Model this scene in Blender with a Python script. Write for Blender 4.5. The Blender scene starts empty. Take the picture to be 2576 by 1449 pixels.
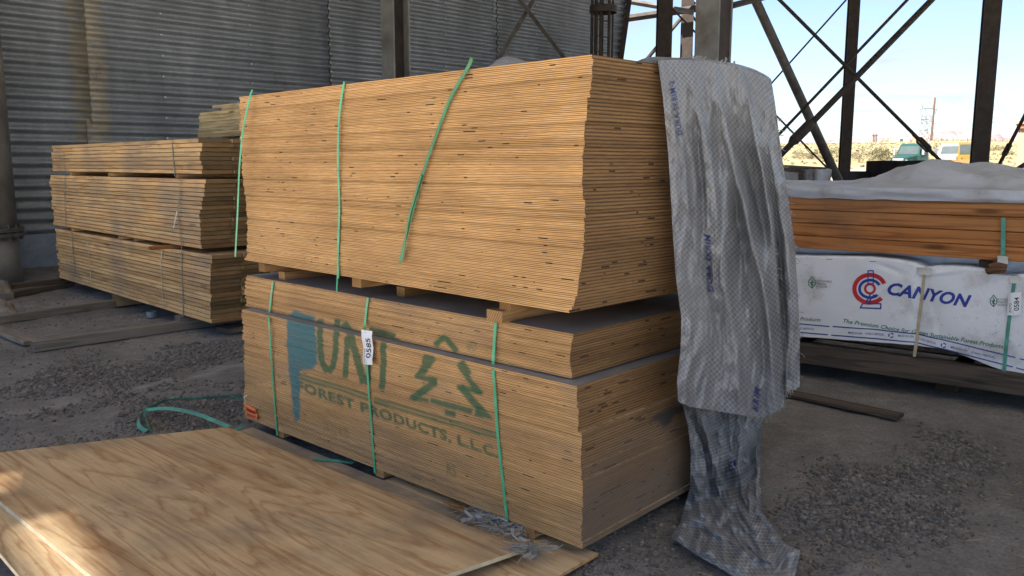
import bpy, math, random
import numpy as np
from mathutils import Vector, Matrix, noise as mnoise

random.seed(7); RS = np.random.RandomState(11)
scene = bpy.context.scene
COL = scene.collection
A3 = lambda *a: np.array(a, float)

# ------------------------------------------------------------------ camera
CP, CF, CH = .1488, 2077.4, 1.506
_F = A3(0, math.cos(CP), -math.sin(CP)); _U = A3(0, math.sin(CP), math.cos(CP)); _R = A3(1, 0, 0)
_O = A3(0, 0, CH)
cd = bpy.data.cameras.new('camera'); cam = bpy.data.objects.new('camera', cd); COL.objects.link(cam)
cam.location = (0, 0, CH); cam.rotation_euler = (math.pi/2 - CP, 0, 0)
cd.sensor_width = 36; cd.lens = 36*CF/2576; cd.clip_start = .05; cd.clip_end = 20000
scene.camera = cam

# measuring helpers: the spot on a real plane that a point of the survey photo falls on
def proj(P):
    d = np.asarray(P, float) - _O; z = d @ _F
    return np.array([1288 + CF*(d @ _R)/z, 724.5 - CF*(d @ _U)/z])
def ray(px, py): return _F + _R*(px-1288)/CF - _U*(py-724.5)/CF
def at_z(px, py, z):
    r = ray(px, py); return _O + r*((z-CH)/r[2])
def at_y(px, py, Y):
    r = ray(px, py); return _O + r*(Y/r[1])
def at_pl(px, py, q, n):
    r = ray(px, py); return _O + r*(((np.asarray(q)-_O) @ n)/(r @ n))
def zo(x0, y0, k):                       # survey detail views -> overall survey coordinates
    return lambda x, y: ((x0 + x/k)*.95833, (y0 + y/k)*.95833)

# ------------------------------------------------------------------ mesh helpers
class MB:
    def __init__(s): s.v = []; s.f = []; s.m = []; s.n = 0
    def add(s, verts, faces, mi=0):
        o = s.n; s.v.extend([tuple(map(float, p)) for p in verts]); s.n += len(verts)
        for f in faces: s.f.append(tuple(i+o for i in f)); s.m.append(mi)
    def box(s, c, ax, h, mi=0):
        c = np.asarray(c, float); ax = [np.asarray(a, float) for a in ax]
        vs = [c + ax[0]*h[0]*i + ax[1]*h[1]*j + ax[2]*h[2]*k for i in (-1, 1) for j in (-1, 1) for k in (-1, 1)]
        s.add(vs, [(0,1,3,2),(4,6,7,5),(0,4,5,1),(2,3,7,6),(0,2,6,4),(1,5,7,3)], mi)
    def bx(s, x0, x1, y0, y1, z0, z1, mi=0):
        s.box(((x0+x1)/2, (y0+y1)/2, (z0+z1)/2), ((1,0,0),(0,1,0),(0,0,1)), ((x1-x0)/2, (y1-y0)/2, (z1-z0)/2), mi)
    def tube(s, pts, r, n=8, mi=0, cap=True):
        pts = [np.asarray(p, float) for p in pts]; k = len(pts); rr = r if hasattr(r, '__len__') else [r]*k
        rings = []; up = None
        for i, p in enumerate(pts):
            t = pts[min(i+1, k-1)] - pts[max(i-1, 0)]; t = t/(np.linalg.norm(t)+1e-12)
            if up is None: up = A3(0, 0, 1) if abs(t[2]) < .9 else A3(1, 0, 0)
            a = np.cross(up, t); a /= np.linalg.norm(a)+1e-12; b = np.cross(t, a); up = b
            rings += [p + rr[i]*(a*math.cos(2*math.pi*j/n) + b*math.sin(2*math.pi*j/n)) for j in range(n)]
        fs = [(i*n+j, i*n+(j+1) % n, (i+1)*n+(j+1) % n, (i+1)*n+j) for i in range(k-1) for j in range(n)]
        if cap: fs += [tuple(range(n))[::-1], tuple((k-1)*n+j for j in range(n))]
        s.add(rings, fs, mi)
    def ribbon(s, pts, wd, w, t=.0012, mi=0):
        pts = [np.asarray(p, float) for p in pts]; k = len(pts); vs = []
        for i, p in enumerate(pts):
            d = pts[min(i+1, k-1)] - pts[max(i-1, 0)]; d /= np.linalg.norm(d)+1e-12
            ww = np.asarray(wd[i] if np.ndim(wd) == 2 else wd, float); ww = ww - d*(ww @ d); ww /= np.linalg.norm(ww)+1e-12
            nn = np.cross(d, ww)
            vs += [p - ww*w/2 - nn*t/2, p + ww*w/2 - nn*t/2, p + ww*w/2 + nn*t/2, p - ww*w/2 + nn*t/2]
        fs = [(4*i+j, 4*i+(j+1) % 4, 4*i+4+(j+1) % 4, 4*i+4+j) for i in range(k-1) for j in range(4)]
        fs += [(3, 2, 1, 0), tuple(4*(k-1)+j for j in range(4))]
        s.add(vs, fs, mi)
    def grid(s, P, mi=0, flip=False):
        a, b = P.shape[:2]
        fs = [(i*b+j, i*b+j+1, (i+1)*b+j+1, (i+1)*b+j) for i in range(a-1) for j in range(b-1)]
        if flip: fs = [f[::-1] for f in fs]
        s.add(P.reshape(-1, 3), fs, mi)
    def build(s, name, mats, parent=None, smooth=False, origin=None):
        me = bpy.data.meshes.new(name)
        v = s.v
        if origin is not None: v = [(x-origin[0], y-origin[1], z-origin[2]) for x, y, z in v]
        me.from_pydata(v, [], s.f)
        for m in (mats if isinstance(mats, (list, tuple)) else [mats]): me.materials.append(m)
        if any(s.m): me.polygons.foreach_set('material_index', s.m)
        if smooth: me.polygons.foreach_set('use_smooth', [True]*len(s.f))
        me.update()
        return link(name, me, parent, origin)
def link(name, me, parent=None, origin=None):
    o = bpy.data.objects.new(name, me); COL.objects.link(o)
    if origin is not None: o.location = [float(x) for x in origin]
    if parent is not None:
        o.parent = parent
        if origin is None: o.matrix_parent_inverse = parent.matrix_basis.inverted()
    return o
def tag(o, label=None, cat=None, group=None, kind=None):
    if label: o['label'] = label
    if cat: o['category'] = cat
    if group: o['group'] = group
    if kind: o['kind'] = kind
    return o
def empty(name, label, cat, loc, group=None):
    o = bpy.data.objects.new(name, None); COL.objects.link(o); o.location = [float(x) for x in loc]; o.empty_display_size = .1
    return tag(o, label, cat, group)
def grid_mesh(name, P, uv=None, attr=None, flip=False, smooth=True):
    a, b = P.shape[:2]
    i = np.arange(a-1)[:, None]*b + np.arange(b-1)[None, :]
    q = np.stack([i, i+1, i+1+b, i+b], -1).reshape(-1, 4)
    if flip: q = q[:, ::-1]
    me = bpy.data.meshes.new(name)
    me.vertices.add(a*b); me.vertices.foreach_set('co', P.reshape(-1).astype(np.float32))
    me.loops.add(q.size); me.loops.foreach_set('vertex_index', q.reshape(-1).astype(np.int32))
    me.polygons.add(len(q)); me.polygons.foreach_set('loop_start', np.arange(0, q.size, 4, dtype=np.int32))
    me.polygons.foreach_set('use_smooth', np.full(len(q), smooth))
    if uv is not None:
        l = me.uv_layers.new(name='UVMap'); l.data.foreach_set('uv', uv.reshape(-1, 2)[q.reshape(-1)].reshape(-1).astype(np.float32))
    if attr is not None:
        for nm, ar in attr.items():
            at = me.attributes.new(nm, 'FLOAT_COLOR', 'POINT'); at.data.foreach_set('color', ar.reshape(-1).astype(np.float32))
    me.update(); me.validate()
    return me
def fbm(x, y, s=1., o=4, seed=0.):
    r = np.zeros(np.broadcast(x, y).shape); am = 1.; fq = s
    X, Y = np.broadcast_arrays(x, y)
    for k in range(o):
        r += am*np.vectorize(lambda a, b: mnoise.noise(Vector((a*fq+seed, b*fq+seed*1.7, seed+k*3.1))))(X, Y); am *= .5; fq *= 2
    return r

# ------------------------------------------------------------------ material helpers
def newmat(name, rough=.7, metal=0., spec=.3):
    m = bpy.data.materials.new(name); m.use_nodes = True; nt = m.node_tree; b = nt.nodes['Principled BSDF']
    b.inputs['Roughness'].default_value = rough; b.inputs['Metallic'].default_value = metal; b.inputs['Specular IOR Level'].default_value = spec
    return m, nt, b
def nd(nt, t, ins=None, **pr):
    n = nt.nodes.new('ShaderNode'+t)
    for k, v in pr.items(): setattr(n, k, v)
    for k, v in (ins or {}).items():
        if isinstance(v, bpy.types.NodeSocket): nt.links.new(v, n.inputs[k])
        else: n.inputs[k].default_value = v
    return n
def M(nt, op, a, b=None, c=None):
    d = {0: a}
    if b is not None: d[1] = b
    if c is not None: d[2] = c
    return nd(nt, 'Math', d, operation=op).outputs[0]
def ramp(nt, fac, stops, interp='LINEAR'):
    r = nd(nt, 'ValToRGB', {0: fac}); cr = r.color_ramp; cr.interpolation = interp
    while len(cr.elements) < len(stops): cr.elements.new(.5)
    for e, (p, c) in zip(cr.elements, stops): e.position = p; e.color = (*c, 1) if len(c) == 3 else c
    return r.outputs[0]
def gray(v): return (v, v, v)
def mix(nt, f, a, b, bt='MIX'):
    n = nd(nt, 'Mix', None, data_type='RGBA', blend_type=bt)
    for k, v in ((0, f), (6, a), (7, b)):
        if isinstance(v, bpy.types.NodeSocket): nt.links.new(v, n.inputs[k])
        else: n.inputs[k].default_value = (*v, 1) if (k > 0 and len(v) == 3) else v
    return n.outputs[2]
def nz(nt, vec, scale, detail=4, rough=.55, dist=0.):
    return nd(nt, 'TexNoise', {'Vector': vec, 'Scale': scale, 'Detail': detail, 'Roughness': rough, 'Distortion': dist}).outputs[0]
def mp(nt, vec, sc, loc=(0, 0, 0), rot=(0, 0, 0)):
    return nd(nt, 'Mapping', {'Vector': vec, 'Scale': sc, 'Location': loc, 'Rotation': rot}).outputs[0]
def objc(nt): return nd(nt, 'TexCoord').outputs['Object']
def rnd(nt): return nd(nt, 'ObjectInfo').outputs['Random']
def pos(nt): return nd(nt, 'NewGeometry').outputs['Position']
def bump(nt, b, h, st=.3, d=.01):
    n = nd(nt, 'Bump', {'Height': h, 'Strength': st, 'Distance': d}); nt.links.new(n.outputs[0], b.inputs['Normal'])
def setc(nt, b, c): nt.links.new(c, b.inputs['Base Color'])
def shift(nt, vec):                       # every object its own piece of the pattern
    r = rnd(nt); c = nd(nt, 'CombineXYZ', {0: M(nt, 'MULTIPLY', r, 37.), 1: M(nt, 'MULTIPLY', r, 91.), 2: M(nt, 'MULTIPLY', r, 53.)}).outputs[0]
    return nd(nt, 'VectorMath', {0: vec, 1: c}, operation='ADD').outputs[0]

def plain(name, c, rough=.6, metal=0., var=.25, sc=6., spec=.3, bmp=0., dirt=None):
    m, nt, b = newmat(name, rough, metal, spec); v = objc(nt); n1 = nz(nt, v, sc, 5)
    lo = tuple(x*(1-var) for x in c); hi = tuple(min(1, x*(1+var)) for x in c)
    col = ramp(nt, n1, [(.3, lo), (.7, hi)])
    if dirt is not None:
        n2 = nz(nt, v, sc*.45, 6, .65); col = mix(nt, ramp(nt, n2, [(.5, gray(0)), (.66, gray(.85))]), col, dirt)
    setc(nt, b, col)
    if bmp: bump(nt, b, nz(nt, v, sc*6, 5), bmp)
    return m

MAT = {}
def ply_edge(name, front, dirt_amt):
    m, nt, b = newmat(name, .75, 0, .2)
    uv = nd(nt, 'UVMap').outputs[0]; sx = nd(nt, 'SeparateXYZ', {0: uv}); s, z = sx.outputs[0], sx.outputs[1]
    r = rnd(nt); P = pos(nt)
    cv = nd(nt, 'CombineXYZ', {0: s, 1: M(nt, 'MULTIPLY', z, .02), 2: M(nt, 'MULTIPLY', r, 400.)}).outputs[0]
    # wavy ply lines
    zz = M(nt, 'ADD', z, M(nt, 'MULTIPLY', M(nt, 'SUBTRACT', nz(nt, mp(nt, cv, (9, 1, 1)), 1., 3), .5), .35))
    if front:
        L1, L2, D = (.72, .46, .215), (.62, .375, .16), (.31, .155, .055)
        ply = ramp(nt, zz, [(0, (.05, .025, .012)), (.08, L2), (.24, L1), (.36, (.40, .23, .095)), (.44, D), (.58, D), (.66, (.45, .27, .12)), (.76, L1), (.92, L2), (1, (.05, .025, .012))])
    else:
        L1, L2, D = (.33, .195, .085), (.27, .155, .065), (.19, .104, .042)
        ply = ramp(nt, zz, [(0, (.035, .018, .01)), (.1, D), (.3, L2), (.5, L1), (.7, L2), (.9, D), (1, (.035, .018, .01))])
    tint = ramp(nt, r, [(0, (.74, .70, .63)), (.2, (.96, .93, .88)), (.55, (1.10, 1.07, 1.04)), (.8, (.93, .90, .85)), (1, (1.06, .99, .90))])
    col = mix(nt, 1., ply, tint, 'MULTIPLY')
    g = nz(nt, mp(nt, cv, (16, 160, 1)), 1., 6, .72)
    col = mix(nt, .5, col, ramp(nt, g, [(.32, gray(.55)), (.68, gray(1.32))]), 'MULTIPLY')
    big = nz(nt, mp(nt, P, (1.7, 1.7, 7)), 1., 4, .6)
    col = mix(nt, .55, col, ramp(nt, big, [(.34, (.62, .56, .5)), (.62, (1.12, 1.1, 1.08))]), 'MULTIPLY')
    # core voids
    vn = M(nt, 'ADD', nz(nt, mp(nt, cv, (9, 1, 1), (5, 3, 9)), 1., 2.5, .45), M(nt, 'MULTIPLY', M(nt, 'SUBTRACT', nz(nt, mp(nt, P, (2.2, 2.2, 5)), 1.3, 3), .52), .28))
    core = ramp(nt, z, [(.24, gray(0)), (.34, gray(1)), (.66, gray(1)), (.76, gray(0))])
    vm = M(nt, 'MULTIPLY', ramp(nt, vn, [(.66, gray(0)), (.67, gray(1))] if front else [(.635, gray(0)), (.645, gray(1))]), core)
    col = mix(nt, vm, col, (.025, .012, .008))
    # yard dust lying on the edges
    dn = nz(nt, mp(nt, P, (1.1, 1.1, 3.0)), 1.6, 6, .62)
    pz = nd(nt, 'SeparateXYZ', {0: P}).outputs[2]
    if front:
        dm = M(nt, 'MULTIPLY', M(nt, 'MULTIPLY', ramp(nt, dn, [(.45, gray(.12)), (.72, gray(1))]), ramp(nt, pz, [(.88, gray(1)), (.97, gray(.12))])), dirt_amt)
    else:
        low = ramp(nt, M(nt, 'ADD', pz, M(nt, 'MULTIPLY', M(nt, 'SUBTRACT', dn, .5), .5)), [(.18, gray(.9)), (.52, gray(.12))])
        dm = M(nt, 'MULTIPLY', low, dirt_amt)
    col = mix(nt, dm, col, (.15, .135, .12))
    if front:
        at = nd(nt, 'Attribute', None, attribute_name='paint')
        pa = M(nt, 'MULTIPLY', at.outputs['Alpha'], ramp(nt, M(nt, 'ADD', g, M(nt, 'MULTIPLY', core, -.16)), [(.20, gray(.55)), (.45, gray(.98))]))
        col = mix(nt, pa, col, at.outputs['Color'])
    else:
        at = nd(nt, 'Attribute', None, attribute_name='paint')
        col = mix(nt, at.outputs['Alpha'], col, at.outputs['Color'])
    setc(nt, b, col); bump(nt, b, M(nt, 'ADD', g, M(nt, 'MULTIPLY', zz, .6)), .35, .003)
    MAT[name] = m
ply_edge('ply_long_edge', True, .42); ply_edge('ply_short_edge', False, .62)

def ply_face(name, dust, base=1.):
    """rotary-cut face veneer: contour grain stretched along x"""
    m, nt, b = newmat(name, .62, 0, .25); v = objc(nt) ; v = shift(nt, v)
    w = nz(nt, mp(nt, v, (.30, 1.9, 1)), 1.3, 5, .5, .6)
    fine = nz(nt, mp(nt, v, (1.6, 85, 1)), 1., 6, .7); mid = nz(nt, mp(nt, v, (1.1, 17, 1)), 1., 5, .65, .4)
    ring = M(nt, 'FRACT', M(nt, 'ADD', M(nt, 'MULTIPLY', w, 14.), M(nt, 'ADD', M(nt, 'MULTIPLY', fine, .30), M(nt, 'MULTIPLY', mid, .6))))
    col = ramp(nt, ring, [(0, (.385, .245, .13)), (.10, (.48, .335, .19)), (.36, (.56, .425, .262)), (.84, (.55, .415, .25)), (.97, (.425, .28, .155)), (1, (.385, .245, .13))])
    tone = nz(nt, mp(nt, v, (.5, 2.2, 1)), 1.6, 6, .6)
    col = mix(nt, .85, col, ramp(nt, tone, [(.32, (.72, .56, .46)), (.46, (1.0, .97, .95)), (.58, (1.06, 1.04, 1.03)), (.7, (.80, .78, .78))]), 'MULTIPLY')
    col = mix(nt, .6, col, ramp(nt, fine, [(.32, gray(.68)), (.62, gray(1.15))]), 'MULTIPLY')
    col = mix(nt, .55, col, ramp(nt, mid, [(.3, (.62, .52, .46)), (.55, gray(1.05))]), 'MULTIPLY')
    kn = nd(nt, 'TexVoronoi', {'Vector': mp(nt, v, (1.1, 2.6, 1)), 'Scale': 1.9}); kd = kn.outputs['Distance']
    col = mix(nt, ramp(nt, kd, [(.02, gray(.85)), (.055, gray(0))]), col, (.12, .06, .028))
    sp = nz(nt, v, 55, 2); col = mix(nt, ramp(nt, sp, [(.70, gray(0)), (.74, gray(.6))]), col, (.09, .06, .04))
    P = pos(nt); dn = nz(nt, P, 2.1, 6, .62); d2 = M(nt, 'ADD', dn, dust)
    col = mix(nt, ramp(nt, d2, [(.52, gray(0)), (.95, gray(.96))]), col, (.165, .15, .135))
    setc(nt, b, col); bump(nt, b, M(nt, 'ADD', fine, M(nt, 'MULTIPLY', sp, .3)), .18, .003)
    MAT[name] = m; return m, nt, b, d2
ply_face('ply_face', 0.05); ply_face('ply_dusty', .34)
ply_face('ply_brown', -.02)
MAT['pale_edge'] = plain('pale_cut_veneer', (.66, .56, .39), .8, 0, .15, 20, .1)
MAT['dust'] = plain('dusty_ply_top', (.25, .235, .225), .9, 0, .22, 3, .1, .2)

def board(name, lo, hi, dirt, damt=.5, gs=1., endd=.6):
    m, nt, b = newmat(name, .72, 0, .22); v0 = objc(nt); v = shift(nt, v0); r = rnd(nt)
    w = nz(nt, mp(nt, v, (.55*gs, 9, 9)), 1., 3, .5, .6); fine = nz(nt, mp(nt, v, (3, 90, 90)), 1., 4, .6)
    ring = M(nt, 'FRACT', M(nt, 'MULTIPLY', w, 6.))
    col = ramp(nt, ring, [(0, lo), (.35, hi), (.8, hi), (1, lo)])
    col = mix(nt, .5, col, ramp(nt, fine, [(.3, gray(.7)), (.7, gray(1.2))]), 'MULTIPLY')
    col = mix(nt, 1., col, ramp(nt, r, [(0, (.74, .70, .66)), (.4, (1, 1, 1)), (.75, (1.12, 1.05, .98)), (1, (.85, .78, .70))]), 'MULTIPLY')
    kn = nd(nt, 'TexVoronoi', {'Vector': mp(nt, v, (1.2, 6, 6)), 'Scale': 1.0}).outputs['Distance']
    col = mix(nt, ramp(nt, kn, [(.05, gray(.8)), (.13, gray(0))]), col, tuple(x*.35 for x in lo))
    P = pos(nt); dn = nz(nt, P, 1.3, 6, .62)
    col = mix(nt, M(nt, 'MULTIPLY', ramp(nt, dn, [(.46, gray(0)), (.66, gray(1))]), damt), col, dirt)
    setc(nt, b, col); bump(nt, b, fine, .25, .003); MAT[name] = m
    m2, nt, b = newmat(name+'_end', .85, 0, .1); v = shift(nt, objc(nt))
    d = nd(nt, 'VectorMath', {0: mp(nt, v, (0, 1, 1))}, operation='LENGTH').outputs['Value']
    rr = M(nt, 'FRACT', M(nt, 'ADD', M(nt, 'MULTIPLY', d, 90.), nz(nt, v, 14, 3)))
    lo2 = tuple(x*endd*.8 for x in lo); hi2 = tuple(x*endd for x in hi)
    col = ramp(nt, rr, [(0, lo2), (.6, hi2), (1, lo2)])
    col = mix(nt, 1., col, ramp(nt, rnd(nt), [(0, (.6, .58, .56)), (.3, (1, 1, 1)), (.8, (1.1, 1, .92)), (1, (.55, .5, .46))]), 'MULTIPLY')
    col = mix(nt, .5, col, ramp(nt, nz(nt, v, 9, 5), [(.3, gray(.6)), (.7, gray(1.2))]), 'MULTIPLY')
    setc(nt, b, col); MAT[name+'_end'] = m2
board('lumber', (.36, .22, .10), (.53, .35, .175), (.14, .13, .125), .5, 1., .5)
board('pale_lumber', (.33, .25, .13), (.50, .40, .22), (.16, .15, .13), .4, 1., .7)
board('cedar', (.235, .092, .030), (.40, .175, .062), (.11, .075, .055), .7, .8, .6)
board('sticker_wood', (.34, .19, .078), (.50, .31, .145), (.15, .11, .08), .35, 2., .9)
board('old_timber', (.14, .12, .10), (.22, .195, .165), (.13, .12, .108), .6, 1., .8)
board('dark_timber', (.055, .042, .034), (.11, .085, .066), (.05, .045, .042), .6, 1., .8)

def metal_wall():
    m, nt, b = newmat('galvanised_sheet', .48, .55, .4); v = objc(nt)     # object x = along the wall, z = up
    st = nz(nt, mp(nt, v, (.9, 1, .35)), 1.6, 6, .6); sp = nz(nt, v, 30, 4, .7)
    col = ramp(nt, st, [(.3, (.155, .165, .175)), (.55, (.225, .242, .26)), (.75, (.31, .33, .35))])
    col = mix(nt, .35, col, ramp(nt, sp, [(.3, gray(.65)), (.7, gray(1.3))]), 'MULTIPLY')
    x = nd(nt, 'SeparateXYZ', {0: v}).outputs[0]; z = nd(nt, 'SeparateXYZ', {0: v}).outputs[2]
    edge = M(nt, 'ADD', x, M(nt, 'MULTIPLY', M(nt, 'SUBTRACT', nz(nt, mp(nt, v, (1, 1, 5)), 2.2, 5, .7), .5), .35))
    b1 = ramp(nt, M(nt, 'ABSOLUTE', M(nt, 'SUBTRACT', edge, .84)), [(.19, gray(.95)), (.29, gray(0))])
    blot = ramp(nt, nz(nt, v, 3.5, 6, .7), [(.38, gray(.35)), (.62, gray(1))])
    col = mix(nt, M(nt, 'MULTIPLY', b1, blot), col, (.30, .255, .175))
    rust = ramp(nt, nz(nt, mp(nt, v, (1, 1, .5), (3, 1, 7)), 2.4, 8, .7), [(.62, gray(0)), (.72, gray(.7))])
    col = mix(nt, rust, col, (.13, .085, .05))
    setc(nt, b, col)
    nt.links.new(ramp(nt, st, [(.3, gray(.62)), (.7, gray(.38))]), b.inputs['Roughness'])
    MAT['wall'] = m
metal_wall()
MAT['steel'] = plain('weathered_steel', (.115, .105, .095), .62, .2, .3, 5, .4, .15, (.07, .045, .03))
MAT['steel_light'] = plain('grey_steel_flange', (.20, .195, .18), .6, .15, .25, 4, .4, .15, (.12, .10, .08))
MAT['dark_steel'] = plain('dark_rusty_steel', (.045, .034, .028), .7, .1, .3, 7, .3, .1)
MAT['pipe'] = plain('dusty_painted_pipe', (.235, .215, .185), .75, 0, .18, 3, .25, .15, (.13, .115, .10))
MAT['concrete'] = plain('dusty_concrete', (.20, .19, .175), .9, 0, .2, 3, .1, .3, (.12, .11, .10))
MAT['bluewall'] = plain('painted_base_plate', (.24, .27, .31), .6, .3, .2, 6, .3, .1, (.13, .13, .13))
MAT['strap'] = plain('green_strapping', (.075, .39, .20), .38, 0, .22, 14, .5)
MAT['strap_dk'] = plain('dark_green_strapping', (.03, .19, .075), .35, 0, .25, 14, .5)
MAT['strap_teal'] = plain('dusty_teal_strapping', (.07, .29, .22), .5, 0, .3, 10, .4, 0, (.06, .13, .11))
MAT['twine'] = plain('beige_strapping', (.42, .36, .25), .7, 0, .2, 12)
MAT['greystrap'] = plain('grey_green_strapping', (.15, .17, .15), .6, 0, .25, 12)
MAT['tagw'] = plain('white_tag', (.72, .73, .76), .5, 0, .06, 5)
MAT['orange'] = plain('orange_tag', (.72, .16, .045), .5, 0, .12, 8)
MAT['ink'] = plain('black_ink', (.02, .02, .022), .6, 0, .1, 5)
MAT['redink'] = plain('red_ink', (.50, .03, .035), .55, 0, .15, 5)
MAT['blueink'] = plain('blue_ink', (.030, .055, .30), .5, 0, .15, 5)
MAT['greenink'] = plain('green_ink', (.02, .16, .085), .5, 0, .15, 5)
MAT['greyink'] = plain('grey_ink', (.10, .11, .11), .6, 0, .15, 5)
MAT['brownink'] = plain('brown_ink', (.22, .03, .015), .6, 0, .15, 5)
MAT['plastic'] = plain('white_protector', (.62, .61, .57), .5, 0, .12, 8, .4, 0, (.35, .32, .27))
MAT['poly'] = plain('shredded_poly', (.30, .295, .28), .5, 0, .3, 10)
MAT['black'] = plain('black_wrap', (.014, .010, .009), .8, 0, .5, 4, .08)
MAT['bag'] = plain('dirty_bag', (.24, .23, .215), .65, 0, .25, 5, .3, .2, (.15, .13, .11))

def wrapmat(name, base, dirtc, thr, bs=.25):
    m, nt, b = newmat(name, .45, 0, .35); v = objc(nt)
    n1 = nz(nt, v, 3.2, 6, .62); n2 = nz(nt, v, 38, 5, .75); n3 = nz(nt, mp(nt, v, (1, 1, 2)), 1.1, 5, .6)
    col = ramp(nt, n3, [(.3, tuple(x*.86 for x in base)), (.65, base)])
    col = mix(nt, ramp(nt, n1, [(thr, gray(0)), (thr+.16, gray(.6))]), col, dirtc)
    sc = M(nt, 'MULTIPLY', ramp(nt, n2, [(.60, gray(0)), (.68, gray(1))]), ramp(nt, nz(nt, v, 1.6, 3), [(.45, gray(0)), (.62, gray(.8))]))
    col = mix(nt, sc, col, tuple(x*.55 for x in dirtc))
    setc(nt, b, col); bump(nt, b, M(nt, 'ADD', n1, M(nt, 'MULTIPLY', nz(nt, v, 11, 3), .3)), bs, .02); MAT[name] = m
wrapmat('lumber_wrap', (.74, .76, .80), (.30, .275, .24), .55)
wrapmat('cover', (.44, .455, .49), (.25, .235, .215), .50, .7)
wrapmat('grey_wrap', (.24, .24, .245), (.10, .09, .085), .42, .9)

def scrim(name, wide):
    m, nt, b = newmat(name, .22, 0, 1.); uv = nd(nt, 'UVMap').outputs[0]
    x = nd(nt, 'SeparateXYZ', {0: uv}).outputs[0]; y = nd(nt, 'SeparateXYZ', {0: uv}).outputs[1]
    wob = M(nt, 'MULTIPLY', M(nt, 'SUBTRACT', nz(nt, uv, 9, 3), .5), .010)
    def line(ax, ay, sp, w):
        q = M(nt, 'ADD', M(nt, 'ADD', M(nt, 'MULTIPLY', x, ax), M(nt, 'MULTIPLY', y, ay)), wob)
        fr = M(nt, 'ABSOLUTE', M(nt, 'SUBTRACT', M(nt, 'FRACT', M(nt, 'DIVIDE', q, sp)), .5))
        return ramp(nt, fr, [(w, gray(1)), (w+min(.05, .0012/sp), gray(0))])
    l = M(nt, 'MAXIMUM', line(.48, .88, .0185, .045), line(-.48, .88, .0185, .045))
    l = M(nt, 'MAXIMUM', l, line(1, 0, .31, .0))
    n1 = nz(nt, uv, 2.6, 6, .6)
    film = ramp(nt, n1, [(.3, (.21, .21, .215)), (.6, (.31, .313, .325)), (.8, (.39, .39, .395))])
    thr = ramp(nt, nz(nt, uv, 4.5, 4), [(.3, gray(.12)), (.65, gray(.70))])
    col = mix(nt, M(nt, 'MULTIPLY', l, thr), film, (.66, .67, .69))
    dn = nz(nt, uv, 6, 7, .7); col = mix(nt, ramp(nt, dn, [(.58, gray(0)), (.76, gray(.35))]), col, (.22, .20, .175))
    setc(nt, b, col)
    bump(nt, b, M(nt, 'ADD', M(nt, 'MULTIPLY', nz(nt, uv, 14, 5, .65), 1.), M(nt, 'MULTIPLY', l, .10)), .65, .014)
    tr = nd(nt, 'BsdfTranslucent', {0: col}); ms = nd(nt, 'MixShader', {0: .26, 1: b.outputs[0], 2: tr.outputs[0]})
    nt.links.new(ms.outputs[0], nt.nodes['Material Output'].inputs[0]); MAT[name] = m
scrim('scrim', 1)

# ------------------------------------------------------------------ lettering
_tc = {}
def text_tris(s, shear=0., bold=0., spacing=1.):
    k = (s, shear, bold, spacing)
    if k in _tc: return _tc[k]
    c = bpy.data.curves.new('t', 'FONT'); c.body = s; c.shear = shear; c.offset = bold; c.space_character = spacing; c.resolution_u = 3
    o = bpy.data.objects.new('t', c); COL.objects.link(o); dg = bpy.context.evaluated_depsgraph_get()
    me = o.evaluated_get(dg).to_mesh(); me.calc_loop_triangles()
    v = np.array([p.co[:2] for p in me.vertices]); t = np.array([l.vertices[:] for l in me.loop_triangles]); tr = v[t]
    o.evaluated_get(dg).to_mesh_clear(); bpy.data.objects.remove(o); bpy.data.curves.remove(c)
    lo = tr.reshape(-1, 2).min(0); hi = tr.reshape(-1, 2).max(0); cap = .729
    tr = (tr - [lo[0], 0])/[hi[0]-lo[0], cap]           # x 0..1, y in cap heights
    _tc[k] = tr; return tr
def place(tr, b0, b1, top):
    """map unit text onto a plane: baseline b0->b1 and cap height up to the point 'top' above b0"""
    b0, b1, top = map(np.asarray, (b0, b1, top)); return b0 + tr[..., :1]*(b1-b0) + tr[..., 1:]*(top-b0)
def stroke(pts, w):
    """2-D polyline with width -> triangles"""
    pts = [np.asarray(p, float) for p in pts]; out = []
    for a, b in zip(pts, pts[1:]):
        d = b-a; d /= np.linalg.norm(d)+1e-9; n = np.array([-d[1], d[0]])*w/2; a2 = a - d*w*.15; b2 = b + d*w*.15
        out += [[a2+n, a2-n, b2-n], [a2+n, b2-n, b2+n]]
    return np.array(out)
def poly(pts):
    pts = [np.asarray(p, float) for p in pts]; c = sum(pts)/len(pts)
    return np.array([[c, pts[i], pts[(i+1) % len(pts)]] for i in range(len(pts))])
def arc(c, rx, ry, a0, a1, w, n=28):
    t = np.radians(np.linspace(a0, a1, n)); o = np.stack([c[0]+(rx)*np.cos(t), c[1]-(ry)*np.sin(t)], 1); i = np.stack([c[0]+(rx-w)*np.cos(t), c[1]-(ry-w)*np.sin(t)], 1); out = []
    for k in range(n-1): out += [[o[k], i[k], i[k+1]], [o[k], i[k+1], o[k+1]]]
    return np.array(out)

# ------------------------------------------------------------------ plywood: two units of sheets
KEY = dict(A=(.2648, 2.9528, -.7433, .0657, 2.4681, .0077), S=(.2396, 2.9587, -.751, .6962, 2.4182, .002),
           M=(.2448, 3.0273, -.7554, .7021, 2.4226, .0051), L=(.2474, 3.0010, -.7652, .880, 2.4376, .005),
           U=(.2022, 2.9236, -.7885, .9775, 2.4339, .0057), UT=(.2721, 2.8533, -.7773, 1.8696, 2.4499, .0031))
KEY = {k: np.array(v) for k, v in KEY.items()}
def frame(k):
    return A3(k[0], k[1], k[3]), A3(math.cos(k[2]), math.sin(k[2]), k[5]), A3(-math.sin(k[2]), math.cos(k[2]), 0)
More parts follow.
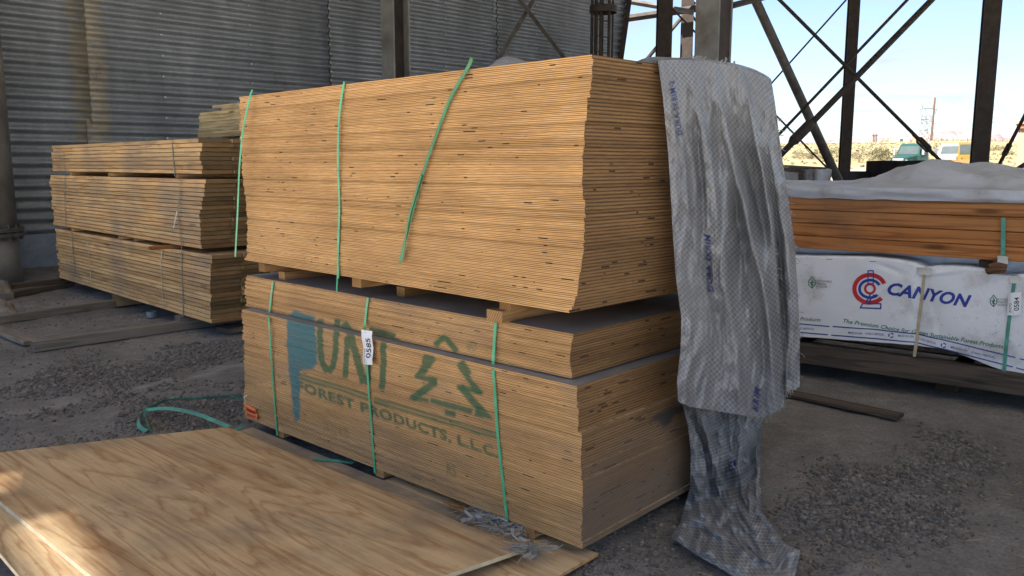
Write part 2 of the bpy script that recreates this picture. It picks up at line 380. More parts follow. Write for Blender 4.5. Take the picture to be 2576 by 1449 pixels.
# ragged corner of the stack: (survey y, survey x)
PU = [(141,1557),(170,1556),(200,1554.5),(213,1553),(214,1551),(232,1549.6),(258,1549),(262,1542),(312,1540.6),(320,1536),(332,1535),(380,1534),(389,1531),(395,1530),(462,1529.5),(512,1528.6),(517,1532),(531,1536.5),(560,1536.8),(619,1534.6),(640,1533),(670,1531),(686,1528),(702,1525),(716,1523.6),(732,1520),(750,1519),(775,1514),(788,1510),(803,1505),(815,1497),(821,1491.5)]
PM = [(882,1505),(890,1502.5),(906,1499),(940,1497),(956,1495.5),(963,1497),(976,1500.4),(987,1502),(1001,1501)]
PS = [(1014.5,1514.5),(1040,1515.5),(1057,1516),(1071,1514.7),(1073,1518.6),(1110,1518.6),(1120,1517),(1134,1516.2),(1137,1526),(1155,1527),(1173,1526.4),(1205,1524.5),(1232,1523.6),(1235,1527),(1262,1526),(1264,1529.4),(1320,1530),(1358,1529),(1390,1527.6),(1422,1526),(1426,1530),(1438,1531)]
def corner_x(prof, y): a = np.array(prof)*.95833; return np.interp(y, a[:, 0], a[:, 1])
def layer(k0, k1, t, prof):
    k = KEY[k0]*(1-t)+KEY[k1]*t; c, u, v = frame(k)
    for _ in range(6):
        p = proj(c); e = corner_x(prof, p[1])-p[0]; g = (proj(c+u*.01)[0]-p[0])/.01; c = c+u*e/g
    return c, u, v, k[4]

# spray-stencilled lettering on the long side of the lower unit (2 mm raster of the paint film)
z1 = zo(600, 680, 2.899); z2 = zo(1100, 750, 2.635); z6 = zo(600, 1050, 2.576)
GREEN, BLUE = (.018, .105, .055), (.008, .150, .190)
marks = []
def mk(tri, col, conv=None, al=.9, blur=1):
    t = np.array([[conv(*p) for p in q] for q in tri]) if conv else np.array(tri); marks.append((t, col, al, blur))
mk(stroke([(700,470),(696,700),(715,800),(748,862)], 46), GREEN, z1); mk(stroke([(828,470),(815,700),(798,810),(765,866)], 44), GREEN, z1)
mk(stroke([(908,600),(888,905)], 42), GREEN, z1); mk(stroke([(880,500),(925,560),(1030,945)], 56), GREEN, z1); mk(stroke([(1085,620),(1060,960)], 40), GREEN, z1)
mk(stroke([(1075,545),(1262,592)], 46), GREEN, z1); mk(stroke([(1185,640),(1182,800),(1168,990)], 48), GREEN, z1)
mk(stroke([(505,872),(1062,1042)], 17), GREEN, z1); mk(stroke([(510,902),(1065,1072)], 19), GREEN, z1)
mk(stroke([(1110,1062),(1545,1186),(2060,1335)], 18), GREEN, z1); mk(stroke([(1110,1092),(1545,1218),(2060,1368)], 20), GREEN, z1)
mk(stroke([(1575,660),(1630,600),(1650,600),(1735,705)], 44), GREEN, z1)
mk(poly([(1490,720),(1555,735),(1590,770),(1500,880),(1420,895),(1480,800)]), GREEN, z1)
mk(stroke([(1430,890),(1590,930)], 40), GREEN, z1); mk(stroke([(1575,940),(1410,1060)], 58), GREEN, z1); mk(stroke([(1385,1055),(1520,1080)], 34), GREEN, z1)
mk(poly([(1745,800),(1790,765),(1865,860),(1830,870),(1950,1030),(1880,1020),(1790,880)]), GREEN, z1)
mk(stroke([(1750,970),(1940,1018)], 32), GREEN, z1); mk(stroke([(1775,975),(1925,1150)], 56), GREEN, z1)
mk(poly([(1880,1120),(1930,1120),(2030,1225),(1880,1195)]), GREEN, z1)
mk(stroke([(1545,1080),(1855,1160)], 42), GREEN, z1); mk(stroke([(1658,1168),(1726,1184)], 46), GREEN, z1)
mk(arc((1848,668), 36, 46, 0, 360, 7), GREEN, z1, .55)
mk(place(text_tris('R', 0, .01), (1828,688), (1870,698), (1828,640)), GREEN, z1, .6)
mk(place(text_tris('FOREST PRODUCTS, L.L.C.', 0, .042, 1.1), np.array(z1(515,1003)), np.array(z6(1826,392)), np.array(z1(512,925))), GREEN)
mk(place(text_tris('15/32/4\u00b770', 0, .006), z1(730,1322), z1(915,1378), z1(730,1243)), (.05,.075,.05), None, .55)
mk(place(text_tris('RS', 0, .012), z6(1478,508), z6(1538,528), z6(1478,425)), GREEN, None, .7)
mk(poly([(445,450),(500,395),(570,425),(655,440),(668,640),(672,800),(640,845),(560,850),(525,870),(455,850),(440,640)]), BLUE, z1, .92, 3)
mk(poly([(452,840),(535,850),(540,1000),(545,1180),(530,1250),(502,1245),(480,1050)]), BLUE, z1, .9, 3)
smear = [(np.array([[z2(*p) for p in q] for q in poly([(1585,935),(1640,880),(1740,830),(1842,815),(1845,880),(1760,900),(1735,960),(1690,985),(1650,940)])]))]
RES = .002; NS, NZ = 1270, 430
def raster(q, n, c, u, z0, items, ns=NS, nz_=NZ):
    """paint film on the plane through q with normal n: x = distance along u from c, y = height above z0"""
    rgb = np.zeros((nz_, ns, 3)); al = np.zeros((nz_, ns))
    for tri, col, a, bl in items:
        lay = np.zeros((nz_, ns))
        for t in tri:
            P = [at_pl(p[0], p[1], q, n) for p in t]
            x = np.array([(p-c) @ u for p in P])/RES; y = np.array([p[2]-z0 for p in P])/RES
            x0, x1, y0, y1 = int(max(0, x.min())), int(min(ns-1, x.max()+1)), int(max(0, y.min())), int(min(nz_-1, y.max()+1))
            if x1 <= x0 or y1 <= y0: continue
            X, Y = np.meshgrid(np.arange(x0, x1+1), np.arange(y0, y1+1))
            d = (y[1]-y[2])*(x[0]-x[2])+(x[2]-x[1])*(y[0]-y[2])
            if abs(d) < 1e-9: continue
            a0 = ((y[1]-y[2])*(X-x[2])+(x[2]-x[1])*(Y-y[2]))/d; a1 = ((y[2]-y[0])*(X-x[2])+(x[0]-x[2])*(Y-y[2]))/d
            lay[y0:y1+1, x0:x1+1] = np.maximum(lay[y0:y1+1, x0:x1+1], ((a0 >= -.001) & (a1 >= -.001) & (a0+a1 <= 1.001))*1.)
        for _ in range(bl):
            p_ = np.pad(lay, 2, mode='edge'); lay = sum(p_[2+i:2+i+nz_, 2+j:2+j+ns] for i in (-2, 0, 2) for j in (-2, 0, 2))/9
        lay *= a; w = lay/np.maximum(lay+al*(1-lay), 1e-6)
        rgb = rgb*(1-w[..., None])+np.array(col)*w[..., None]; al = lay+al*(1-lay)
    return rgb, al
def sample(ras, x, y):
    rgb, al = ras; xi = np.clip(x/RES, 0, al.shape[1]-1).astype(int); yi = np.clip(y/RES, 0, al.shape[0]-1).astype(int)
    return np.concatenate([rgb[yi, xi], al[yi, xi][..., None]], -1)
def make_sheet(name, c, u, v, L, T, dusty, jit, ras=None, ras2=None, ori=None, nx=60, wide=1.22):
    V, UV, C, FQ, MI = [], [], [], [], []
    def patch(P, uv, col, mi, flip=False):
        a, b = P.shape[:2]; o = sum(len(x) for x in V)
        V.append(P.reshape(-1, 3)); UV.append(uv.reshape(-1, 2)); C.append(col.reshape(-1, 4))
        i = np.arange(a-1)[:, None]*b+np.arange(b-1)[None]; q = np.stack([i, i+1, i+1+b, i+b], -1).reshape(-1, 4)+o
        FQ.append(q[:, ::-1] if flip else q); MI.append(np.full(len(q), mi))
    xs = np.linspace(-L, 0, nx); zs = np.linspace(0, T, 4)
    X, Z = np.meshgrid(xs, zs); fy = jit*(X/L) + .0012*np.sin(X*9+jit*900)
    P = np.stack([X, fy, Z], -1); col = np.zeros(P.shape[:2]+(4,))
    if ras is not None:
        W = c + P[..., :1]*u + P[..., 1:2]*v + P[..., 2:]*A3(0, 0, 1); c0, u0, zz = ori
        col = sample(ras, (W-c0) @ u0, W[..., 2]-zz)
    patch(P, np.stack([X, Z/T], -1), col, 0)
    ys = np.linspace(0, wide, 60 if ras2 is not None else 3); Y, Z = np.meshgrid(ys, zs); P = np.stack([Y*0, Y, Z], -1); col = np.zeros(P.shape[:2]+(4,))
    if ras2 is not None:
        W = c + P[..., 1:2]*v + P[..., 2:]*A3(0, 0, 1); c0, v0, zz = ori[0], ras2[1], ori[2]; col = sample(ras2[0], (W-c0) @ v0, W[..., 2]-zz)
    patch(P, np.stack([Y, Z/T], -1), col, 1)
    q4 = lambda a: np.array(a, float).reshape(2, 2, 3); z4 = np.zeros((2, 2, 4))
    # top and bottom follow the front edge's slight jitter at both ends
    patch(q4([(-L, -jit, T), (0, 0, T), (-L, wide, T), (0, wide, T)]), np.zeros((2, 2, 2)), z4, 2)
    patch(q4([(-L, -jit, 0), (0, 0, 0), (-L, wide, 0), (0, wide, 0)]), np.zeros((2, 2, 2)), z4, 3, True)
    patch(q4([(-L, -jit, 0), (-L, wide, 0), (-L, -jit, T), (-L, wide, T)]), np.array([[[0, 0], [wide, 0]], [[0, 1], [wide, 1]]], float), z4, 1, True)
    patch(q4([(-L, wide, 0), (0, wide, 0), (-L, wide, T), (0, wide, T)]), np.array([[[0, 0], [L, 0]], [[0, 1], [L, 1]]], float), z4, 0, True)
    V, UV, C, FQ, MI = map(np.concatenate, (V, UV, C, FQ, MI))
    me = bpy.data.meshes.new(name); me.vertices.add(len(V)); me.vertices.foreach_set('co', V.reshape(-1).astype(np.float32))
    me.loops.add(FQ.size); me.loops.foreach_set('vertex_index', FQ.reshape(-1).astype(np.int32)); me.polygons.add(len(FQ))
    me.polygons.foreach_set('loop_start', np.arange(0, FQ.size, 4, dtype=np.int32)); me.polygons.foreach_set('material_index', MI.astype(np.int32))
    l = me.uv_layers.new(name='UVMap'); l.data.foreach_set('uv', UV[FQ.reshape(-1)].reshape(-1).astype(np.float32))
    at = me.attributes.new('paint', 'FLOAT_COLOR', 'POINT'); at.data.foreach_set('color', C.reshape(-1).astype(np.float32))
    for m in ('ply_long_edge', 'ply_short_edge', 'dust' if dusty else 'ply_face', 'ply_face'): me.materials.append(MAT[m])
    me.update(); me.validate()
    o = bpy.data.objects.new(name, me); COL.objects.link(o)
    o.matrix_world = Matrix(((u[0], v[0], 0, c[0]), (u[1], v[1], 0, c[1]), (u[2], v[2], 1, c[2]), (0, 0, 0, 1)))
    return o
def unit(k0, k1, n, prof, painted, lab, grp):
    c0, u0, v0 = frame(KEY[k0]); z0 = KEY[k0][3]-.01
    ras = ras2 = None
    if painted:
        c0 = c0-u0*2.5; ras = raster(frame(KEY[k0])[0], v0, c0, u0, z0, marks)
        cr = frame(KEY[k0])[0]; ras2 = (raster(cr, u0, c0, v0, z0, [(smear[0], (.045,.045,.05), .85, 5)], 640, 430), v0)
    H0, H1 = KEY[k0][3], KEY[k1][3]; T = (H1-H0)/n; made = []
    for i in range(n):
        c, u, v, L = layer(k0, k1, (i+.5)/n, prof); c = c.copy(); c[2] = H0+(H1-H0)*i/n
        j = RS.uniform(-.003, .003); c = c + v*(RS.uniform(-.003, .003) + (RS.uniform(-.007, .004) if RS.rand() < .12 else 0))
        o = make_sheet('plywood_sheet', c, u, v, L, T*.975, i == n-1, j, ras, ras2, (c0, u0, z0) if painted else None, 620 if painted else 40)
        l = lab[0] if i == 0 else lab[2] if i == n-1 else lab[1]
        tag(o, l, 'plywood sheet', grp); made.append(o)
    return made
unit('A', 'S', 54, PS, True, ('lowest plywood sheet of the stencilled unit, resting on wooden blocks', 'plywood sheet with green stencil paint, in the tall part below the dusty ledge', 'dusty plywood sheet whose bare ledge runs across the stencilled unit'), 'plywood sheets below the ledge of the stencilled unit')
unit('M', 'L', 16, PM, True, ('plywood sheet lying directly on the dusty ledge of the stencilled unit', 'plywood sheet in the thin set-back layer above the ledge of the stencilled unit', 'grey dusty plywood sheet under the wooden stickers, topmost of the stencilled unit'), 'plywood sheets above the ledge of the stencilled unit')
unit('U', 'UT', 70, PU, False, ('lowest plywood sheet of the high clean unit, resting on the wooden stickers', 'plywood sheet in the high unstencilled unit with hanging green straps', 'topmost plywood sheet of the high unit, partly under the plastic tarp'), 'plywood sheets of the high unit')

UX, VX = frame(KEY['L'])[1]*A3(1, 1, 0), frame(KEY['L'])[2]
def fp(px, py, k='A', off=0.):           # spot on the stack's long side
    c, u, v = frame(KEY[k]); n = np.cross(u, A3(0, 0, 1)); n /= np.linalg.norm(n)
    if n @ v > 0: n = -n
    return at_pl(px, py, c+n*off, n)
nF = -VX
def smooth_pts(p, n):
    p = np.array(p, float); t = np.linspace(0, 1, len(p)); tt = np.linspace(0, 1, n)
    q = np.stack([np.interp(tt, t, p[:, i]) for i in range(3)], 1)
    for _ in range(2): q[1:-1] = (q[:-2]+2*q[1:-1]+q[2:])/4
    return q
def front_strap(lab, pts, ks, offs, w, m, grp, dbl=None):
    P = [fp(x, y, k, o) for (x, y), k, o in zip(pts, ks, offs)]
    b = MB(); b.ribbon(smooth_pts(P, 26), UX, w, .0016)
    if dbl is not None: b.ribbon(smooth_pts([fp(x, y, k, o) for x, y, k, o in dbl], 20), UX, w*.8, .0016)
    o = b.build('strap', MAT[m], origin=P[0]); return tag(o, lab, 'strap', grp)
g1 = 'green straps round the stencilled plywood unit'
front_strap('green plastic strap round the stencilled unit, beside the blue paint', [(687,708),(685,720),(677,790),(676,800),(684,930),(697,1096)], 'LLMAAA', [.006,.008,.012,.020,.008,.006], .0145, 'strap', g1)
front_strap('green plastic strap behind the white tag on the stencilled unit', [(926,749),(924,760),(917,822),(917,835),(926,960),(943,1190)], 'LLMAAA', [.006,.008,.012,.022,.008,.006], .0145, 'strap', g1)
front_strap('green plastic strap crossing the end of the stencilled tree emblem', [(1247,812),(1246,820),(1240,915),(1241,930),(1252,1097),(1276,1312)], 'LLMAAA', [.006,.008,.012,.024,.008,.006], .0155, 'strap', g1)
g2 = 'loose green straps on the high plywood unit'
front_strap('loose green strap hanging off the far corner of the high plywood unit', [(635,226),(629,240),(610,330),(602,420),(598,530),(592,646)], ['UT']*6, [.02,.03,.05,.06,.06,.05], .016, 'strap', g2)
front_strap('thin green strap hanging straight down the high plywood unit to the stickers', [(866,206),(864,216),(853,285),(849,400),(855,516),(849,640),(851,700)], ['UT','UT','UT','UT','U','U','U'], [.012]*7, .013, 'strap', g2, [(855,516,'U',.016),(852,600,'U',.012),(849,690,'U',.012),(847,733,'U',-.02)])
front_strap('slanting broken green strap with frayed end on the high plywood unit', [(1187,146),(1180,165),(1134,241),(1071,410),(1030,560),(1005,662)], ['UT','UT','UT','UT','UT','UT'], [.03,.02,.012,.012,.012,.012], .015, 'strap_dk', g2, [(1060,440,'UT',.016),(1030,540,'UT',.016),(1018,610,'UT',.016),(1012,655,'UT',.016)])

# wooden stickers between the two units and blocks under the lower one
def stick(name, lab, cat, c, ax, dims, m, grp):
    """timber with its long grain on local x; c is the centre"""
    me = bpy.data.meshes.new(name); b = MB(); h = [d/2 for d in dims]
    c_ = .004
    # end faces get the end-grain material
    vs = [(i*h[0], j*h[1], k*h[2]) for i in (-1, 1) for j in (-1, 1) for k in (-1, 1)]
    b.add(vs, [(0,4,5,1),(2,3,7,6),(0,2,6,4),(1,5,7,3)], 0); b.add(vs, [(0,1,3,2),(4,6,7,5)], 1)
    me.from_pydata(b.v, [], b.f); me.materials.append(MAT[m]); me.materials.append(MAT[m+'_end']); me.polygons.foreach_set('material_index', b.m); me.update()
    o = bpy.data.objects.new(name, me); COL.objects.link(o)
    bv = o.modifiers.new('b', 'BEVEL'); bv.width = min(.004, min(dims)*.12); bv.segments = 1
    ax = [np.asarray(a, float)/np.linalg.norm(a) for a in ax]
    o.matrix_world = Matrix([[ax[0][i], ax[1][i], ax[2][i], c[i]] for i in range(3)]+[[0, 0, 0, 1]])
    return tag(o, lab, cat, grp)
cL, uL, vL = frame(KEY['L']); ZT = KEY['L'][3]
gst = 'wooden stickers between the plywood units'
def on_u(px, py, k): c, u, v = frame(KEY[k]); return (fp(px, py, k)-c) @ u
gap = KEY['U'][3]-ZT
def uz(s, base): return base + uL[2]*s
for lab, px, py, lv, w, pro, L in [
    ('upper sticker under the far corner of the high plywood unit', 671, 678, 1, .062, .03, 1.15), ('lower sticker set inward under the far corner of the high plywood unit', 690, 697, 0, .060, -.045, 1.1),
    ('reddish upper sticker under the middle of the high plywood unit', 910, 716, 1, .072, .03, 1.15), ('round-ended lower sticker set back under the middle of the high plywood unit', 957, 735, 0, .060, -.12, 1.0),
    ('short upper sticker beside the sharp corner of the high plywood unit', 1276, 772, 1, .064, .012, 1.1), ('pale lower sticker sticking out over a green strap', 1259, 800, 0, .088, .035, 1.2)]:
    s = on_u(px, py, 'L'); h = gap*.49; zc = ZT + .001 + gap*(.25 if lv == 0 else .745) + uL[2]*s
    c = cL*A3(1, 1, 0) + UX*s - VX*pro + VX*L/2; c[2] = zc
    stick('wooden_sticker', lab, 'sticker', c, (VX, -UX, (0, 0, 1)), (L, w, h), 'sticker_wood', gst)
for lab, px, py in [('small block under the far end of the stencilled unit', 706, 1098), ('small block under the middle of the stencilled unit', 955, 1190), ('small block under the near end of the stencilled unit', 1330, 1335)]:
    s = on_u(px, py, 'A'); c0, u0, v0 = frame(KEY['A']); c = c0 + u0*s + v0*.58; c[2] = .044
    stick('wooden_block', lab, 'block', c, (v0, -u0*A3(1, 1, 0), (0, 0, 1)), (1.16, .06, .042), 'sticker_wood', 'blocks under the stencilled unit')

# tags
def flat_tag(name, lab, cat, quad, off, k, m, bend=0.):
    P = [fp(x, y, k, off) for x, y in quad]; o0 = P[0]; b = MB()
    n = 7; G = np.zeros((n, n, 3))
    for i in range(n):
        for j in range(n):
            a, c = i/(n-1), j/(n-1)
            G[i, j] = (P[0]*(1-c)+P[1]*c)*(1-a)+(P[3]*(1-c)+P[2]*c)*a + nF*(bend*math.sin(c*3.1)*(.4+.6*a) + .004*math.sin(a*9))
    b.grid(G, flip=True); b.grid(G-nF*.0006)
    o = b.build(name, m, smooth=True, origin=o0); tag(o, lab, cat)
    return o, G
def tag_text(o, G, items):
    """lettering parts printed on a tag: unit square coordinates (x across, y down)"""
    n = G.shape[0]
    for nm, tr, m in items:
        b = MB()
        for t in tr:
            vs = []
            for x, y in t:
                j, i = np.clip(x, 0, .999)*(n-1), np.clip(y, 0, .999)*(n-1); i0, j0 = int(i), int(j); fi, fj = i-i0, j-j0
                p = G[i0, j0]*(1-fi)*(1-fj)+G[i0+1, j0]*fi*(1-fj)+G[i0, j0+1]*(1-fi)*fj+G[i0+1, j0+1]*fi*fj
                nn = np.cross(G[0, -1]-G[0, 0], G[-1, 0]-G[0, 0]); nn /= np.linalg.norm(nn)
                if nn @ (_O-G[0, 0]) < 0: nn = -nn
                vs.append(p+nn*.0012)
            b.add(vs, [(0, 1, 2)])
        b.build(nm, MAT[m], parent=o)
t585, G = flat_tag('lot_tag', 'white auction tag numbered 0585 on the middle green strap', 'tag', [z1(1012,536), z1(1094,548), z1(1099,804), z1(1028,796)], .028, 'A', MAT['tagw'], .010)
tag_text(t585, G, [('number', place(text_tris('0585', 0, .014), (.86,.80), (.86,.22), (.47,.80)), 'ink'), ('lettering', place(text_tris('AUCTO', 0, .01), (.36,.97), (.36,.55), (.17,.97)), 'ink'),
                   ('lettering', place(text_tris('lot #', 0, .0), (.56,.98), (.56,.84), (.47,.98)), 'greyink'), ('accent', stroke([(.30,.56),(.18,.56)], .02), 'redink'), ('hole', poly([(.44+.035*math.cos(a), .06+.012*math.sin(a)) for a in np.linspace(0, 6, 9)]), 'ink')])
zt = zo(360, 1030, 6.44)
to, G = flat_tag('orange_tag', 'small orange tag with two printed lines at the bottom corner of the stencilled unit', 'tag', [zt(1812,170), zt(2005,285), zt(2040,465), zt(1862,425)], .012, 'A', MAT['orange'], .006)
tag_text(to, G, [('print_line', np.concatenate([stroke([(x, y0), (x+.012, y0+hh)], .055) for x in np.linspace(.16, .86, 9) for y0, hh in [(.27, .25)]]), 'brownink'), ('print_line', np.concatenate([stroke([(x, .66), (x+.01, .66+.19)], .05) for x in np.linspace(.12, .86, 11)]), 'brownink')])
b = MB(); q0 = fp(*zt(1835,160), 'A', .012); b.ribbon([q0, q0+A3(.0, 0, .03)+nF*.01, q0-nF*.02+A3(0, 0, .04)], UX, .01, .001); b.build('tie', MAT['plastic'], parent=to)

# ------------------------------------------------------------------ loose sheets lying on the ground in front
def loose(name, lab, corner, dl, dw, L, W, T, m, mod=None, n=(40, 24), edge='sticker_wood'):
    """corner = top far corner; x along dl (grain), y along dw"""
    dl = np.asarray(dl, float)/np.linalg.norm(dl); dw = np.asarray(dw, float); up = np.cross(dw/np.linalg.norm(dw), dl); up = up if up[2] > 0 else -up; up /= np.linalg.norm(up)
    dw = dw/np.linalg.norm(dw); me = bpy.data.meshes.new(name); b = MB()
    X, Y = np.meshgrid(np.linspace(0, L, n[0]), np.linspace(0, W, n[1]))
    Z = .004*np.sin(X*1.9+.4)*np.sin(Y*2.3) + (mod(X, Y) if mod else 0)
    top = np.stack([X, Y, Z], -1); bot = np.stack([X, Y, Z-T], -1)
    b.grid(top); b.grid(bot, 0, True)
    for P, Q in ((top[0], bot[0]), (top[-1], bot[-1]), (top[:, 0], bot[:, 0]), (top[:, -1], bot[:, -1])):
        o = b.n; k = len(P); b.add(np.concatenate([P, Q]), [(i, i+1, k+i+1, k+i) for i in range(k-1)], 1)
    me.from_pydata(b.v, [], b.f); me.materials.append(MAT[m]); me.materials.append(MAT[edge]); me.polygons.foreach_set('material_index', b.m); me.update()
    bpy.context.view_layer.update()
    o = bpy.data.objects.new(name, me); COL.objects.link(o)
    # y axis mirrored so that up stays up
    o.matrix_world = Matrix([[dl[i], dw[i], up[i], corner[i]] for i in range(3)]+[[0, 0, 0, 1]])
    return tag(o, lab, 'plywood sheet')
fr, nr = at_z(572, 1074, .05), at_z(1318, 1380, .05)
g_l = (nr-fr)/np.linalg.norm(nr-fr); g_w = A3(-.67, -.742, 0); g_w = g_w - g_l*(g_w @ g_l); g_w /= np.linalg.norm(g_w); g_w = g_w*1.12 + A3(0, 0, .15); g_w /= np.linalg.norm(g_w)
G1L = np.linalg.norm(nr-fr)
gn = np.cross(g_l, g_w); gn = gn if gn[2] > 0 else -gn; gn /= np.linalg.norm(gn)
a4, b4 = at_pl(0, 1247, fr, gn), at_pl(208, 1449, fr, gn); W1 = float(((a4+b4)/2-fr) @ g_w)
loose('plywood_sheet', 'large loose plywood sheet with flame grain lying propped up before the stencilled unit', fr, g_l, g_w, G1L, W1, .016, 'ply_face', None, (40, 24), 'pale_edge')
a4, b4 = at_pl(0, 1247, fr-gn*.020, gn), at_pl(208, 1449, fr-gn*.020, gn); d4 = (b4-a4)/np.linalg.norm(b4-a4); w4 = np.cross(gn, d4); w4 = w4 if w4 @ g_w > 0 else -w4
e4 = at_pl(48, 1449, fr-gn*.020, gn); wid4 = abs((e4-a4) @ w4)
loose('plywood_sheet', 'partly sunlit plywood sheet showing as a strip beneath the edge of the large loose sheet', a4-d4*.40-w4*.35, d4, w4, 1.6, wid4+.35, .013, 'ply_face', None, (40, 24), 'pale_edge')
for k, (sl, lab) in enumerate(((.35, 'old block propping the raised edge of the large loose sheet, near its far corner'), (1.75, 'old block propping the raised edge of the large loose sheet, by the frame edge'))):
    c = fr+g_l*sl+g_w*1.05; hh = c[2]-.055; c = A3(c[0], c[1], hh/2); stick('prop_block', lab, 'block', c, (g_l*A3(1, 1, 0), A3(-g_l[1], g_l[0], 0), (0, 0, 1)), (.35, .12, hh), 'old_timber', None)
u0 = frame(KEY['A'])[1]*A3(1, 1, 0); v0 = frame(KEY['A'])[2]
c3 = at_z(636, 1075, .021)
loose('plywood_sheet', 'grey dusty sheet slipped between the large loose sheet and the stencilled unit', c3, u0, -v0, 1.83, .75, .012, 'ply_dusty', lambda X, Y: -.004*Y)
c2 = at_z(1505, 1392, .0155)
loose('plywood_sheet', 'brownish ground sheet showing its corner below the stack corner', c2-u0*1.2+v0*0, u0, -v0, 1.2, 1.3, .012, 'ply_brown')

# ------------------------------------------------------------------ left lumber bundles
nb = A3(-2.610, 7.066, .13); fb = A3(-5.538, 10.016, .13); LD = (fb-nb)/np.linalg.norm(fb-nb); LV = A3(-LD[1], LD[0], 0); LV = LV if LV[1] > 0 else -LV
def on_line(p0, d, px):                   # distance along d from p0 at which the survey x is px
    t = 0.
    for _ in range(12):
        e = px-proj(p0+d*t)[0]; g = (proj(p0+d*(t+.01))[0]-proj(p0+d*t)[0])/.01; t += e/g
    return t
def board_mesh(name, L, W, T, m):
    me = bpy.data.meshes.new(name); b = MB(); h = (L/2, W/2, T/2)
    vs = [(i*h[0], j*h[1], k*h[2]) for i in (-1, 1) for j in (-1, 1) for k in (-1, 1)]
    b.add(vs, [(0,4,5,1),(2,3,7,6),(0,2,6,4),(1,5,7,3)], 0); b.add(vs, [(0,1,3,2),(4,6,7,5)], 1)
    me.from_pydata(b.v, [], b.f); me.materials.append(MAT[m]); me.materials.append(MAT[m+'_end']); me.polygons.foreach_set('material_index', b.m); me.update(); return me
def board_obj(name, me, c, lx, ly, lab, cat, grp, bev=.003):
    o = bpy.data.objects.new(name, me); COL.objects.link(o); lz = np.cross(lx, ly); lz = lz/np.linalg.norm(lz)
    o.matrix_world = Matrix([[lx[i], ly[i], lz[i], c[i]] for i in range(3)]+[[0, 0, 0, 1]])
    if bev: bv = o.modifiers.new('b', 'BEVEL'); bv.width = bev; bv.segments = 1
    return tag(o, lab, cat, grp)
TB = .0378; WB = .284
bund = [('bottom', .13, 16, 150, 139, [533,530,530,529,529,529,531,529,529,529,530,530,530,530,532,533]),
        ('middle', .775, 16, 136, 124, [507,505,505,505,504,503,504,500,502,507,508,509,513,514,514,517]),
        ('top', 1.422, 8, 131, 132, [507,508,506,503,503,507,509,500])]
LAB = {'bottom': ('greyish plank in the bottom bundle of the brown lumber pile', 'lowest plank of the brown lumber pile, lying on ground timbers'), 'middle': ('brown plank in the middle bundle of the lumber pile', 'lowest plank of the middle lumber bundle, resting on thin sticks'),
       'top': ('brown plank in the thin top bundle of the lumber pile', 'topmost plank on the brown lumber pile')}
BP = {}
for nm, zb, rows, fx0, fx1, ends in bund:
    me0 = board_mesh('plank', 1., WB-.003, TB-.0042, 'lumber')
    for r in range(rows):
        z = zb + TB*(r+.5); base = A3(nb[0], nb[1], z); t0 = on_line(base, LD, ends[r])
        t1 = on_line(base, LD, fx0+(fx1-fx0)*r/rows + RS.uniform(-2, 2))
        for cix in range(3):
            ta = t0 + (0 if cix == 0 else RS.uniform(-.05, .03)); tb_ = t1 + RS.uniform(-.03, .03); L = tb_-ta
            me = me0.copy(); me.transform(Matrix.Scale(L, 4, (1, 0, 0)))
            sl = RS.uniform(-.004, .004)
            c = base + LD*(ta+tb_)/2 + LV*(WB*(cix+.5) + sl)
            l = LAB[nm][0]; first = (nm != 'top' and r == 0 and cix == 0) or (nm == 'top' and r == rows-1 and cix == 0)
            board_obj('plank', me, c, LD, LV if np.cross(LD, LV)[2] > 0 else -LV, LAB[nm][1] if first else l, 'plank', None if first else nm+' lumber bundle planks', .0025)
    BP[nm] = A3(nb[0], nb[1], zb)
# thin sticks between the bundles
gs = 'sticks between the lumber bundles'
for lab, zc, px, L, pro, w in [('pale stick end in the low gap of the lumber pile, under the flaking middle planks', .755, 305, 1.1, .02, .05), ('brown stick in the low gap of the lumber pile, next to the pale one', .754, 332, 1.1, -.03, .06), ('reddish stick poking out over a grey strap near the lumber pile corner', .752, 432, 1.0, .20, .06),
                               ('stick under the far end of the middle lumber bundle', .754, 182, 1.0, .01, .06), ('brown stick in the upper gap of the lumber pile, near mid-length', 1.400, 277, 1.0, .01, .07), ('stick in the upper gap of the lumber pile beside the strap', 1.400, 444, 1.0, .0, .05), ('stick in the upper gap at the far lumber end', 1.400, 176, 1.0, .0, .05)]:
    base = A3(nb[0], nb[1], zc); t = on_line(base, LD, px); ax = LV
    stick('wooden_stick', lab, 'stick', base+LD*t+LV*(L/2-pro), (LV, LD, (0, 0, 1)), (L, w, .032), 'cedar' if 'reddish' in lab else 'lumber', gs)
# straps on the bundles
def lum_strap(lab, pts, nm, m, w, grp, off=.006):
    n = -LV; P = [at_pl(x, y, A3(nb[0], nb[1], 0)+n*off, n) for x, y in pts]
    b = MB(); b.ribbon(smooth_pts(P, 14), LD, w, .0015); o = b.build('strap', MAT[m], origin=P[0]); return tag(o, lab, 'strap', grp)
zl = zo(0, 450, 2.899); zl1 = zo(0, 0, 2.899)
gl = 'straps round the lumber bundles'
lum_strap('grey strap near the far end of the bottom lumber bundle', [zl(545,455), zl(556,600), zl(572,803)], 'b', 'greystrap', .016, gl)
lum_strap('beige strap near the far end of the bottom lumber bundle', [zl(668,490), zl(678,660), zl(697,862)], 'b', 'twine', .014, gl)
lum_strap('beige strap near the facing corner of the bottom lumber bundle', [zl(1234,588), zl(1223,700), zl(1232,900), zl(1246,1038)], 'b', 'twine', .016, gl)
lum_strap('grey green strap near the facing corner of the bottom lumber bundle', [zl(1382,610), zl(1382,760), zl(1397,1112)], 'b', 'greystrap', .018, gl)
lum_strap('dark strap near the far end of the middle lumber bundle', [zl(492,42), zl(490,200), zl(502,445)], 'm', 'greystrap', .016, gl, .012)
